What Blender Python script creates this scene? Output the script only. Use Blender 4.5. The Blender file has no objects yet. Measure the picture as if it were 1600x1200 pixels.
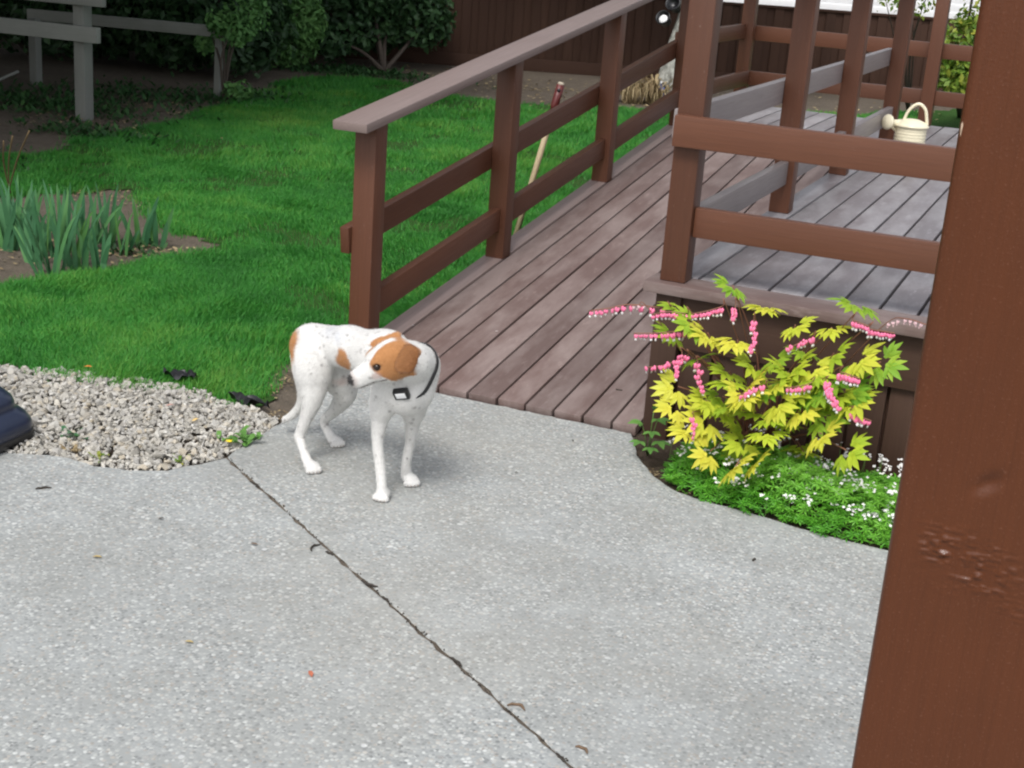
import bpy, bmesh, math, random
import numpy as np
from mathutils import Vector, Matrix, Euler, noise as mnoise

random.seed(7)
rng = np.random.default_rng(7)
scene = bpy.context.scene
COL = scene.collection
R = math.radians

# ------------------------------------------------------------------ camera, sky, sun, exposure
# World axes follow the deck: +Y along the boards (away), +X along its front edge, z up, metres.
cam_data = bpy.data.cameras.new('camera')
cam_data.sensor_fit = 'HORIZONTAL'
cam_data.sensor_width = 36.0
cam_data.lens = 49.5
cam_data.clip_start = 0.05
cam_data.clip_end = 600.0
cam = bpy.data.objects.new('camera', cam_data)
COL.objects.link(cam)
_right = Vector((0.9153, 0.3964, 0.0716)).normalized()
_fwd = Vector((-0.3592, 0.8807, -0.3086)).normalized()
_up = _right.cross(_fwd).normalized()
_right = _fwd.cross(_up).normalized()
cam.matrix_world = Matrix(((_right.x, _up.x, -_fwd.x, 0.0), (_right.y, _up.y, -_fwd.y, 0.0),
                           (_right.z, _up.z, -_fwd.z, 1.65), (0, 0, 0, 1)))
scene.camera = cam

SUN_EL, SUN_AZ = R(54), R(176)          # azimuth measured from +Y, clockwise (behind the viewer)
world = bpy.data.worlds.new('World')
scene.world = world
world.use_nodes = True
wn = world.node_tree
wn.nodes.clear()
w_out = wn.nodes.new('ShaderNodeOutputWorld')
w_bg = wn.nodes.new('ShaderNodeBackground')
w_hs = wn.nodes.new('ShaderNodeHueSaturation')
w_sky = wn.nodes.new('ShaderNodeTexSky')
w_sky.sky_type = 'NISHITA'
w_sky.sun_disc = False
w_sky.sun_elevation = SUN_EL
w_sky.sun_rotation = SUN_AZ
w_sky.air_density = 1.0
w_sky.dust_density = 3.0
w_hs.inputs['Saturation'].default_value = 0.34   # thin overcast
w_bg.inputs['Strength'].default_value = 0.15
wn.links.new(w_sky.outputs[0], w_hs.inputs['Color'])
wn.links.new(w_hs.outputs[0], w_bg.inputs['Color'])
wn.links.new(w_bg.outputs[0], w_out.inputs['Surface'])

sun_data = bpy.data.lights.new('sun', 'SUN')
sun_data.energy = 1.4
sun_data.angle = R(18)
sun_data.color = (1.0, 0.98, 0.95)
sun = bpy.data.objects.new('sun', sun_data)
COL.objects.link(sun)
_sd = Vector((math.sin(SUN_AZ) * math.cos(SUN_EL), math.cos(SUN_AZ) * math.cos(SUN_EL), math.sin(SUN_EL)))
sun.rotation_euler = _sd.to_track_quat('Z', 'Y').to_euler()
sun.location = (0, -5, 12)

scene.view_settings.view_transform = 'Standard'
scene.view_settings.look = 'None'
scene.view_settings.gamma = 1.0
scene.view_settings.use_curve_mapping = False
scene.view_settings.exposure = 0.60
scene.render.engine = 'CYCLES'
scene.cycles.filter_width = 2.2
scene.cycles.max_bounces = 6
scene.cycles.use_denoising = True

# ------------------------------------------------------------------ helpers
WORLD = {}

def place(o, W, parent=None):
    if parent is not None:
        o.parent = parent
        o.matrix_basis = WORLD[parent].inverted() @ W
    else:
        o.matrix_basis = W
    WORLD[o] = W
    return o

def tag(o, label=None, cat=None, group=None, kind=None):
    if label: o['label'] = label
    if cat: o['category'] = cat
    if group: o['group'] = group
    if kind: o['kind'] = kind
    return o

def thing(name, loc, label, cat, group=None):
    o = bpy.data.objects.new(name, None)
    o.empty_display_size = 0.1
    COL.objects.link(o)
    place(o, Matrix.Translation(Vector(loc)))
    return tag(o, label, cat, group)

def link(name, me, parent=None, W=None):
    o = bpy.data.objects.new(name, me)
    COL.objects.link(o)
    return place(o, W if W is not None else Matrix.Identity(4), parent)

def np_mesh(name, verts, faces, mats=(), smooth=False, midx=None, attrs=None):
    """verts (n,3); faces (m,3) or (m,4) int array, or a list of such arrays."""
    if not isinstance(faces, (list, tuple)): faces = [faces]
    faces = [np.asarray(f, dtype=np.int32) for f in faces if len(f)]
    verts = np.asarray(verts, dtype=np.float32)
    me = bpy.data.meshes.new(name)
    me.vertices.add(len(verts))
    me.vertices.foreach_set('co', verts.ravel())
    nl = sum(f.size for f in faces)
    npoly = sum(len(f) for f in faces)
    me.loops.add(nl)
    me.loops.foreach_set('vertex_index', np.concatenate([f.ravel() for f in faces]))
    me.polygons.add(npoly)
    tot = np.concatenate([np.full(len(f), f.shape[1], np.int32) for f in faces])
    start = np.concatenate([[0], np.cumsum(tot)[:-1]]).astype(np.int32)
    me.polygons.foreach_set('loop_start', start)
    me.polygons.foreach_set('loop_total', tot)
    if midx is not None: me.polygons.foreach_set('material_index', np.asarray(midx, np.int32))
    me.polygons.foreach_set('use_smooth', np.full(npoly, bool(smooth)))
    for m in mats: me.materials.append(m)
    if attrs:
        for k, v in attrs.items():
            v = np.asarray(v, np.float32)
            if v.ndim == 1:
                a = me.attributes.new(k, 'FLOAT', 'POINT'); a.data.foreach_set('value', v)
            else:
                a = me.attributes.new(k, 'FLOAT_COLOR', 'POINT')
                c = np.ones((len(v), 4), np.float32); c[:, :3] = v
                a.data.foreach_set('color', c.ravel())
    me.update(calc_edges=True)
    me.validate()
    return me

def bm_mesh(name, bm, mats=(), smooth=False):
    me = bpy.data.meshes.new(name)
    bm.normal_update()
    bm.to_mesh(me); bm.free()
    for m in mats: me.materials.append(m)
    if smooth: me.polygons.foreach_set('use_smooth', np.ones(len(me.polygons), bool))
    return me

_boxes = {}
def box_mesh(L, w, h, bev, m, seg=2):
    key = (round(L, 3), round(w, 4), round(h, 4), bev, m.name, seg)
    if key in _boxes: return _boxes[key]
    bm = bmesh.new()
    bmesh.ops.create_cube(bm, size=1.0)
    for v in bm.verts: v.co = Vector((v.co.x * L, v.co.y * w, v.co.z * h))
    if bev > 0: bmesh.ops.bevel(bm, geom=list(bm.edges), offset=bev, segments=seg, profile=0.6, affect='EDGES')
    me = bm_mesh('board', bm, [m])
    me.polygons.foreach_set('use_smooth', np.ones(len(me.polygons), bool))
    try: me.set_sharp_from_angle(angle=R(50))
    except Exception: pass
    _boxes[key] = me
    return me

def beam(name, p0, p1, w, h, m, parent=None, bev=0.005, up=(0, 0, 1), twist=0.0):
    """board from p0 to p1 (centre line), w = sideways width, h = height along 'up'."""
    p0, p1 = Vector(p0), Vector(p1)
    x = (p1 - p0); L = x.length; x.normalize()
    y = Vector(up).cross(x).normalized(); z = x.cross(y)
    me = box_mesh(L, w, h, bev, m)
    c = (p0 + p1) / 2
    W = Matrix(((x.x, y.x, z.x, c.x), (x.y, y.y, z.y, c.y), (x.z, y.z, z.z, c.z), (0, 0, 0, 1)))
    if twist: W = W @ Matrix.Rotation(twist, 4, 'X')
    return link(name, me, parent, W)

def tube_arrays(pts, rad, n=6, cap=True):
    pts = [Vector(p) for p in pts]
    if not isinstance(rad, (list, tuple)): rad = [rad] * len(pts)
    vs, fs = [], []
    ref = Vector((0.31, 0.17, 0.93))
    for i, p in enumerate(pts):
        t = (pts[min(i + 1, len(pts) - 1)] - pts[max(i - 1, 0)]).normalized()
        a = t.cross(ref)
        if a.length < 1e-3: a = t.cross(Vector((1, 0, 0)))
        a.normalize(); b = t.cross(a)
        for k in range(n):
            an = 2 * math.pi * k / n
            vs.append(p + (a * math.cos(an) + b * math.sin(an)) * rad[i])
    for i in range(len(pts) - 1):
        for k in range(n):
            k2 = (k + 1) % n
            fs.append((i * n + k, i * n + k2, (i + 1) * n + k2, (i + 1) * n + k))
    tris = []
    if cap:
        for i, flip in ((0, True), (len(pts) - 1, False)):
            c = len(vs); vs.append(pts[i])
            for k in range(n):
                q = (i * n + k, i * n + (k + 1) % n, c)
                tris.append(q[::-1] if flip else q)
    return np.array([tuple(v) for v in vs]), np.array(fs, int).reshape(-1, 4), np.array(tris, int).reshape(-1, 3)

def tube(name, pts, rad, m, parent=None, n=6, smooth=True):
    o = Vector(pts[0])
    v, f, t = tube_arrays([Vector(p) - o for p in pts], rad, n)
    return link(name, np_mesh(name, v, [f, t], [m], smooth), parent, Matrix.Translation(o))

class Acc:
    """collects verts / quads / tris with material index and a float attribute"""
    def __init__(self): self.v, self.q, self.t, self.qm, self.tm, self.a, self.n = [], [], [], [], [], [], 0
    def add(self, v, quads=None, tris=None, mi=0, att=0.0):
        v = np.asarray(v, float).reshape(-1, 3)
        self.v.append(v)
        self.a.append(np.full(len(v), att) if np.isscalar(att) else np.asarray(att, float))
        if quads is not None and len(quads):
            q = np.asarray(quads, int).reshape(-1, 4); self.q.append(q + self.n); self.qm += [mi] * len(q)
        if tris is not None and len(tris):
            t = np.asarray(tris, int).reshape(-1, 3); self.t.append(t + self.n); self.tm += [mi] * len(t)
        self.n += len(v)
    def mesh(self, name, mats, smooth=False, origin=(0, 0, 0)):
        v = np.concatenate(self.v) - np.array(origin)
        fs, mi = [], []
        if self.q: fs.append(np.concatenate(self.q)); mi += self.qm
        if self.t: fs.append(np.concatenate(self.t)); mi += self.tm
        return np_mesh(name, v, fs, mats, smooth, mi, {'tint': np.concatenate(self.a)})

def catmull(pts, n=6):
    P = [Vector(p) for p in pts]
    P = [P[0] * 2 - P[1]] + P + [P[-1] * 2 - P[-2]]
    out = []
    for i in range(1, len(P) - 2):
        for k in range(n):
            t = k / n
            a, b, c, d = P[i - 1], P[i], P[i + 1], P[i + 2]
            out.append(0.5 * ((2 * b) + (c - a) * t + (2 * a - 5 * b + 4 * c - d) * t * t + (3 * b - a - 3 * c + d) * t ** 3))
    out.append(P[-2])
    return out

def in_poly(x, y, poly):
    x = np.asarray(x); y = np.asarray(y)
    inside = np.zeros(x.shape, bool)
    j = len(poly) - 1
    for i in range(len(poly)):
        xi, yi = poly[i][0], poly[i][1]; xj, yj = poly[j][0], poly[j][1]
        c = ((yi > y) != (yj > y)) & (x < (xj - xi) * (y - yi) / (yj - yi + 1e-12) + xi)
        inside ^= c
        j = i
    return inside

def vnoise(x, y, s=1.0, seed=0):
    """smooth value noise in numpy, about -1..1"""
    x = np.asarray(x, float) * s + 1000.0; y = np.asarray(y, float) * s + 1000.0
    xi = np.floor(x).astype(np.int64); yi = np.floor(y).astype(np.int64)
    fx = x - xi; fy = y - yi
    fx = fx * fx * (3 - 2 * fx); fy = fy * fy * (3 - 2 * fy)
    def h(a, b):
        n = (a * 374761393 + b * 668265263 + seed * 974711) & 0x7fffffff
        n = ((n ^ (n >> 13)) * 1274126177) & 0x7fffffff
        return ((n ^ (n >> 16)) & 0xffff) / 32767.5 - 1.0
    return (h(xi, yi) * (1 - fx) + h(xi + 1, yi) * fx) * (1 - fy) + (h(xi, yi + 1) * (1 - fx) + h(xi + 1, yi + 1) * fx) * fy

# ------------------------------------------------------------------ materials
class NT:
    def __init__(self, name):
        self.m = bpy.data.materials.new(name); self.m.use_nodes = True
        self.t = self.m.node_tree; self.t.nodes.clear()
        self.out = self.t.nodes.new('ShaderNodeOutputMaterial')
        self.b = self.t.nodes.new('ShaderNodeBsdfPrincipled')
        self.t.links.new(self.b.outputs[0], self.out.inputs[0])
    def n(self, typ, **kw):
        nd = self.t.nodes.new('ShaderNode' + typ)
        for k, v in kw.items():
            if hasattr(nd, k): setattr(nd, k, v)
            else: nd.inputs[k.replace('_', ' ')].default_value = v
        return nd
    def l(self, a, b): self.t.links.new(a, b)
    def coords(self, kind='Object', scale=(1, 1, 1), rand=False):
        tc = self.n('TexCoord'); src = tc.outputs[kind]
        if rand:
            oi = self.n('ObjectInfo'); mu = self.n('VectorMath', operation='SCALE'); mu.inputs['Scale'].default_value = 37.0
            cb = self.n('CombineXYZ')
            for i in range(3): self.l(oi.outputs['Random'], cb.inputs[i])
            self.l(cb.outputs[0], mu.inputs[0])
            ad = self.n('VectorMath', operation='ADD'); self.l(src, ad.inputs[0]); self.l(mu.outputs[0], ad.inputs[1]); src = ad.outputs[0]
        mp = self.n('Mapping'); mp.inputs['Scale'].default_value = scale
        self.l(src, mp.inputs['Vector'])
        return mp.outputs[0]
    def noise(self, vec, scale, detail=4, rough=0.55, dist=0.0):
        nd = self.n('TexNoise'); nd.inputs['Scale'].default_value = scale; nd.inputs['Detail'].default_value = detail
        nd.inputs['Roughness'].default_value = rough; nd.inputs['Distortion'].default_value = dist
        self.l(vec, nd.inputs['Vector']); return nd.outputs['Fac']
    def ramp(self, fac, stops, interp='LINEAR'):
        nd = self.n('ValToRGB'); cr = nd.color_ramp; cr.interpolation = interp
        while len(cr.elements) < len(stops): cr.elements.new(0.5)
        for e, (p, c) in zip(cr.elements, stops):
            e.position = p; e.color = (c[0], c[1], c[2], 1) if hasattr(c, '__len__') else (c, c, c, 1)
        self.l(fac, nd.inputs[0]); return nd.outputs[0]
    def mix(self, fac, a, b, mode='MIX'):
        nd = self.n('MixRGB', blend_type=mode)
        for s, i in ((fac, 0), (a, 1), (b, 2)):
            if hasattr(s, 'is_linked') or hasattr(s, 'links'): self.l(s, nd.inputs[i])
            elif hasattr(s, '__len__'): nd.inputs[i].default_value = (*s[:3], 1)
            else: nd.inputs[i].default_value = s
        return nd.outputs[0]
    def math(self, op, a, b=0.0):
        nd = self.n('Math', operation=op)
        for s, i in ((a, 0), (b, 1)):
            if hasattr(s, 'links'): self.l(s, nd.inputs[i])
            else: nd.inputs[i].default_value = s
        return nd.outputs[0]
    def bump(self, h, strength=0.3, dist=0.01, prev=None):
        nd = self.n('Bump'); nd.inputs['Strength'].default_value = strength; nd.inputs['Distance'].default_value = dist
        self.l(h, nd.inputs['Height'])
        if prev is not None: self.l(prev, nd.inputs['Normal'])
        return nd.outputs[0]
    def set(self, color=None, rough=None, normal=None, **kw):
        for s, nm in ((color, 'Base Color'), (rough, 'Roughness'), (normal, 'Normal')):
            if s is None: continue
            if hasattr(s, 'links'): self.l(s, self.b.inputs[nm])
            elif hasattr(s, '__len__'): self.b.inputs[nm].default_value = (*s[:3], 1)
            else: self.b.inputs[nm].default_value = s
        for k, v in kw.items(): self.b.inputs[k.replace('_', ' ')].default_value = v
        return self.m

def plain(name, col, rough=0.6, var=0.15, scale=30, bump=0.0, **kw):
    t = NT(name); v = t.coords('Object', rand=True)
    nz = t.noise(v, scale, 4)
    c = t.mix(nz, [k * (1 - var) for k in col], [min(1, k * (1 + var)) for k in col])
    nm = t.bump(nz, bump, 0.004) if bump else None
    return t.set(c, rough, nm, **kw)

def painted_wood(name, c1, c2, rough=0.5, wear=0.0, spec=0.5):
    t = NT(name)
    v = t.coords('Object', (1, 1, 1), rand=True)
    g = t.coords('Object', (1.2, 34, 34), rand=True)
    grain = t.noise(g, 3.5, 5, 0.6, 0.6)
    big = t.noise(v, 3.0, 4)
    c = t.mix(big, c1, c2)
    c = t.mix(t.math('MULTIPLY', t.ramp(grain, [(0.35, 0), (0.75, 1)]), 0.5), c, [k * 0.62 for k in c1])
    oi = t.n('ObjectInfo')
    hv = t.n('HueSaturation'); t.l(c, hv.inputs['Color'])
    t.l(t.math('ADD', t.math('MULTIPLY', oi.outputs['Random'], 0.3), 0.85), hv.inputs['Value'])
    c = hv.outputs[0]
    if wear > 0:
        chips = t.ramp(t.noise(t.coords('Object', (6, 20, 20), rand=True), 6, 6, 0.7), [(0.62, 0), (0.72, 1)])
        c = t.mix(t.math('MULTIPLY', chips, wear), c, (0.34, 0.29, 0.27))
    ro = t.math('ADD', t.math('MULTIPLY', grain, 0.25), rough - 0.12)
    nm = t.bump(grain, 0.35, 0.002)
    nm = t.bump(big, 0.12, 0.01, nm)
    return t.set(c, ro, nm, Specular_IOR_Level=spec)

M = {}
M['rail'] = painted_wood('brown_stain', (0.118, 0.047, 0.026), (0.088, 0.035, 0.0195), 0.42, 0.16, 0.32)
M['rail_grey'] = painted_wood('sky_grey_brown_stain', (0.27, 0.235, 0.23), (0.21, 0.18, 0.175), 0.42, 0.3)  # the grey holds the grazing sky reflection on the side rails
M['cap'] = painted_wood('worn_sheen_cap_stain', (0.24, 0.185, 0.17), (0.19, 0.135, 0.12), 0.5, 0.4)  # pale tone holds the grazing sheen on rail tops, beside real wear
M['skirt'] = painted_wood('dark_skirt_stain', (0.070, 0.038, 0.026), (0.054, 0.029, 0.020), 0.6, 0.05, 0.25)
M['fence'] = painted_wood('dark_fence_stain', (0.058, 0.030, 0.020), (0.044, 0.022, 0.015), 0.8, 0.03, 0.2)
M['old_wood'] = painted_wood('weathered_grey_timber', (0.27, 0.28, 0.255), (0.17, 0.175, 0.155), 0.85, 0.2)

def deck_wood(name, a, b, worn, rough):
    t = NT(name)
    g = t.coords('Object', (0.9, 26, 26), rand=True)
    grain = t.noise(g, 3.2, 6, 0.62, 0.5)
    v = t.coords('Object', (0.6, 2.0, 2.0), rand=True)
    patch = t.noise(v, 3.0, 6, 0.68)
    dust = t.noise(t.coords('Object', (1.0, 3.0, 3.0), rand=True), 11, 5, 0.75)
    c = t.mix(grain, a, b)
    c = t.mix(t.ramp(patch, [(0.42, 0), (0.62, 0.85)]), c, worn)
    c = t.mix(t.ramp(dust, [(0.56, 0), (0.74, 0.55)]), c, [k * 1.35 for k in worn])
    oi = t.n('ObjectInfo'); hv = t.n('HueSaturation'); t.l(c, hv.inputs['Color'])
    t.l(t.math('ADD', t.math('MULTIPLY', oi.outputs['Random'], 0.34), 0.83), hv.inputs['Value'])
    nm = t.bump(grain, 0.45, 0.002)
    nm = t.bump(patch, 0.1, 0.01, nm)
    ro = t.math('ADD', t.math('MULTIPLY', patch, 0.35), rough - 0.15)
    return t.set(hv.outputs[0], ro, nm, Specular_IOR_Level=0.6)

M['ramp_board'] = deck_wood('ramp_board_stain', (0.150, 0.099, 0.087), (0.106, 0.069, 0.061), (0.222, 0.172, 0.158), 0.58)
M['deck_board'] = deck_wood('deck_board_sheen_stain', (0.19, 0.168, 0.172), (0.15, 0.130, 0.136), (0.29, 0.277, 0.285), 0.46)  # bluish grey holds the sky sheen on the level boards

def soil_mat(name, a, b, c3):
    t = NT(name); v = t.coords('Object')
    n1 = t.noise(v, 1.3, 5); n2 = t.noise(v, 16, 8, 0.7); n3 = t.noise(v, 90, 4, 0.7)
    c = t.mix(t.ramp(n2, [(0.35, 0), (0.65, 1)]), a, b)
    c = t.mix(t.ramp(n3, [(0.55, 0), (0.7, 0.7)]), c, c3)
    c = t.mix(t.ramp(n1, [(0.4, 0), (0.7, 0.5)]), c, [k * 0.6 for k in a])
    nm = t.bump(n2, 0.8, 0.03); nm = t.bump(n3, 0.6, 0.008, nm)
    return t.set(c, 0.95, nm, Specular_IOR_Level=0.2)
M['soil'] = soil_mat('garden_soil', (0.16, 0.13, 0.10), (0.10, 0.082, 0.064), (0.27, 0.235, 0.19))
M['bed_soil'] = soil_mat('dark_bed_soil', (0.085, 0.062, 0.045), (0.05, 0.036, 0.027), (0.16, 0.125, 0.09))

def concrete():
    t = NT('exposed_aggregate_concrete'); v = t.coords('Object')
    vo = t.n('TexVoronoi'); vo.inputs['Scale'].default_value = 112; t.l(v, vo.inputs['Vector'])
    vo2 = t.n('TexVoronoi'); vo2.inputs['Scale'].default_value = 50; t.l(v, vo2.inputs['Vector'])
    sp = t.n('SeparateColor'); t.l(vo.outputs['Color'], sp.inputs[0])
    sp2 = t.n('SeparateColor'); t.l(vo2.outputs['Color'], sp2.inputs[0])
    stone = t.ramp(sp.outputs[0], [(0.0, (0.17, 0.173, 0.17)), (0.3, (0.295, 0.30, 0.29)), (0.55, (0.375, 0.378, 0.362)),
                                   (0.8, (0.48, 0.475, 0.445)), (1.0, (0.70, 0.695, 0.66))])
    stone = t.mix(t.math('MULTIPLY', t.math('GREATER_THAN', sp.outputs[1], 0.86), 0.5), stone, (0.46, 0.37, 0.29))
    cem = t.ramp(vo.outputs['Distance'], [(0.35, 0), (0.75, 1)])
    c = t.mix(cem, stone, (0.335, 0.34, 0.325))
    bigm = t.math('MULTIPLY', t.math('GREATER_THAN', sp2.outputs[0], 0.84), t.ramp(vo2.outputs['Distance'], [(0.28, 1), (0.42, 0)]))
    c = t.mix(t.math('MULTIPLY', bigm, 0.75), c, t.ramp(sp2.outputs[1], [(0, (0.30, 0.28, 0.26)), (0.45, (0.56, 0.53, 0.49)), (1, (0.80, 0.79, 0.77))]))
    fine = t.noise(v, 480, 2, 0.6)
    c = t.mix(t.ramp(fine, [(0.3, 0.0), (0.7, 0.35)]), c, (0.22, 0.22, 0.22))
    blot = t.noise(v, 1.6, 6, 0.6)
    c = t.mix(t.ramp(blot, [(0.38, 0.45), (0.62, 0)]), c, (0.25, 0.245, 0.225))
    blot2 = t.noise(v, 5.0, 5, 0.6)
    c = t.mix(t.ramp(blot2, [(0.45, 0), (0.72, 0.32)]), c, (0.43, 0.44, 0.435))
    stain = t.noise(t.coords('Object', (1, 1, 1)), 0.9, 3)
    c = t.mix(t.ramp(stain, [(0.50, 0), (0.72, 0.4)]), c, (0.34, 0.315, 0.27))
    c = t.mix(1.0, c, (0.955, 0.985, 1.0), 'MULTIPLY')
    h = t.ramp(vo.outputs['Distance'], [(0.0, 1), (0.7, 0)])
    nm = t.bump(h, 0.25, 0.003)
    nm = t.bump(bigm, 0.2, 0.003, nm)
    return t.set(c, 0.78, nm, Specular_IOR_Level=0.35)
M['concrete'] = concrete()

def leafy(name, c1, c2, c3=None, rough=0.5, trans=0.25, attr='tint', spec=0.35):
    """leaf material: colour from the per-leaf 'tint' attribute plus per-object random; some light through the leaf"""
    t = NT(name)
    at = t.n('Attribute', attribute_name=attr)
    stops = [(0, c1), (1, c2)] if c3 is None else [(0, c1), (0.5, c2), (1, c3)]
    c = t.ramp(at.outputs['Fac'], stops)
    nz = t.noise(t.coords('Object'), 14, 3)
    c = t.mix(t.ramp(nz, [(0.3, 0.25), (0.7, 0)]), c, [k * 0.55 for k in c1])
    t.set(c, rough, None, Specular_IOR_Level=spec)
    if trans > 0:
        tr = t.n('BsdfTranslucent'); t.l(c, tr.inputs[0])
        mx = t.n('MixShader'); mx.inputs[0].default_value = trans
        t.l(t.b.outputs[0], mx.inputs[1]); t.l(tr.outputs[0], mx.inputs[2]); t.l(mx.outputs[0], t.out.inputs[0])
    return t.m
M['grass'] = leafy('lawn_grass', (0.034, 0.185, 0.028), (0.066, 0.32, 0.044), (0.20, 0.41, 0.065), 0.55, 0.40)
M['iris'] = leafy('iris_leaf', (0.04, 0.135, 0.06), (0.075, 0.21, 0.09), (0.10, 0.25, 0.06), 0.45, 0.2)
M['gold_leaf'] = leafy('golden_leaf', (0.17, 0.38, 0.035), (0.50, 0.60, 0.045), (0.77, 0.70, 0.085), 0.5, 0.30)
M['woodruff'] = leafy('woodruff_leaf', (0.05, 0.22, 0.02), (0.12, 0.39, 0.03), (0.23, 0.52, 0.06), 0.5, 0.25)
M['seedling'] = leafy('seedling_leaf', (0.10, 0.24, 0.05), (0.15, 0.32, 0.07), None, 0.5, 0.2)
M['dark_leaf'] = leafy('dark_shrub_leaf', (0.018, 0.05, 0.018), (0.036, 0.088, 0.03), (0.062, 0.13, 0.045), 0.5, 0.15)
M['cedar_leaf'] = leafy('cedar_spray', (0.07, 0.18, 0.05), (0.11, 0.26, 0.07), (0.15, 0.31, 0.085), 0.6, 0.15)
M['lime_leaf'] = leafy('lime_shrub_leaf', (0.07, 0.16, 0.02), (0.17, 0.26, 0.03), (0.36, 0.36, 0.05), 0.5, 0.25)
M['weed_leaf'] = leafy('weed_leaf', (0.02, 0.065, 0.02), (0.035, 0.10, 0.03), (0.06, 0.14, 0.04), 0.55, 0.2)
M['dry_leaf'] = leafy('dry_straw', (0.20, 0.14, 0.07), (0.34, 0.26, 0.14), (0.48, 0.38, 0.22), 0.7, 0.15)
M['bark'] = plain('dark_bark', (0.06, 0.045, 0.035), 0.9, 0.4, 40, 0.6)
M['stem'] = plain('reddish_stem', (0.23, 0.10, 0.06), 0.5, 0.2, 30)
M['green_stem'] = plain('green_stem', (0.10, 0.20, 0.04), 0.5, 0.2, 30)
M['pink'] = plain('pink_petal', (0.76, 0.17, 0.31), 0.45, 0.22, 60, Subsurface_Weight=0.0)
M['white_petal'] = plain('white_petal', (0.82, 0.80, 0.78), 0.5, 0.05, 60)

# ================================================================== SETTING
GZ = -0.02
g = link('ground', np_mesh('ground', [(-150, -60, GZ), (150, -60, GZ), (150, 200, GZ), (-150, 200, GZ)], np.array([[0, 1, 2, 3]]), [M['soil']]))
tag(g, kind='structure')

def slab_mesh(name, poly, m, top=0.0, thick=0.09, step=0.03, jit=0.0022, bev=0.006, seed=1):
    r = random.Random(seed)
    pts = []
    n = len(poly)
    for i in range(n):
        a, b = Vector((*poly[i][:2], 0)), Vector((*poly[(i + 1) % n][:2], 0))
        L = (b - a).length
        k = max(1, int(L / step)) if L < 6 else 1
        for j in range(k): pts.append(a.lerp(b, j / k) + Vector((r.gauss(0, jit), r.gauss(0, jit), 0)))
    bm = bmesh.new()
    vs = [bm.verts.new((p.x, p.y, top)) for p in pts]
    f = bm.faces.new(vs)
    bm.normal_update()
    if f.normal.z < 0: f.normal_flip()
    ex = bmesh.ops.extrude_face_region(bm, geom=[f])
    low = [v for v in ex['geom'] if isinstance(v, bmesh.types.BMVert)]
    # keep the extruded copy as the top, push the first ring down
    for v in vs: v.co.z = top - thick
    rim = [e for e in bm.edges if all(abs(v.co.z - top) < 1e-5 for v in e.verts)]
    bmesh.ops.bevel(bm, geom=rim, offset=bev, segments=2, profile=0.5, affect='EDGES')
    bmesh.ops.triangulate(bm, faces=[f for f in bm.faces if len(f.verts) > 4])
    bmesh.ops.recalc_face_normals(bm, faces=list(bm.faces))
    return bm_mesh(name, bm, [m])

# the joint runs straight from the gravel bed past the viewer's feet
J0 = Vector((-2.374, 3.488, 0)); J1 = Vector((2.6, 0.147, 0))
jd = (J1 - J0).normalized(); jn = Vector((-jd.y, jd.x, 0)) * 0.0036
left_edge = [(-7, 3.05), (-3.4, 3.10), (-2.95, 3.15), (-2.79, 3.215), (-2.658, 3.21), (-2.557, 3.239), (-2.46, 3.298), (-2.405, 3.40)]
slab_low = left_edge + [tuple((J0 - jn)[:2]), tuple((J1 - jn)[:2]), (2.6, -4), (-7, -4)]
bed_arc = [(-1.352, 4.452), (-1.33, 4.40), (-1.292, 4.318), (-1.252, 4.235), (-1.203, 4.166), (-1.155, 4.105), (-1.102, 4.056), (-1.05, 4.026), (-0.992, 4.004), (-0.875, 3.991),
           (-0.751, 3.975), (-0.646, 3.952), (-0.548, 3.941), (-0.453, 3.938), (-0.396, 3.932), (0.5, 3.92), (2.6, 3.9)]
slab_high = [tuple((J0 + jn)[:2]), (-2.388, 3.56), (-2.394, 3.68), (-2.402, 3.80), (-2.405, 3.92), (-2.43, 4.1), (-2.46, 4.30), (-2.53, 4.40), (-2.56, 4.452)] + bed_arc + [tuple((J1 + jn)[:2])]
patio = tag(bpy.data.objects.new('patio', None), kind='structure'); COL.objects.link(patio); place(patio, Matrix.Translation((-1, 2.5, 0)))
patio['label'] = 'exposed aggregate concrete patio divided by a dark joint'
link('slab', slab_mesh('slab', slab_low, M['concrete'], seed=3), patio)
link('slab', slab_mesh('slab', slab_high, M['concrete'], seed=4), patio)
# dirt packed into the joint, uneven and just below the surface
pts = []
k = 90
for i in range(k + 1):
    p = J0.lerp(J1, i / k * 0.62)
    pts.append((p, -0.004 + 0.003 * math.sin(i * 1.7) * math.sin(i * 0.37), 0.008))
v = []; f = []
for i, (p, zz, w) in enumerate(pts):
    s = jn.normalized() * w
    v += [(p.x - s.x, p.y - s.y, zz), (p.x, p.y, zz + 0.003 * random.random()), (p.x + s.x, p.y + s.y, zz)]
    if i: f += [(3 * i - 3, 3 * i, 3 * i + 1, 3 * i - 2), (3 * i - 2, 3 * i + 1, 3 * i + 2, 3 * i - 1)]
tag(link('joint_dirt', np_mesh('joint_dirt', v, np.array(f), [M['soil']], True), patio), kind='stuff')

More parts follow.
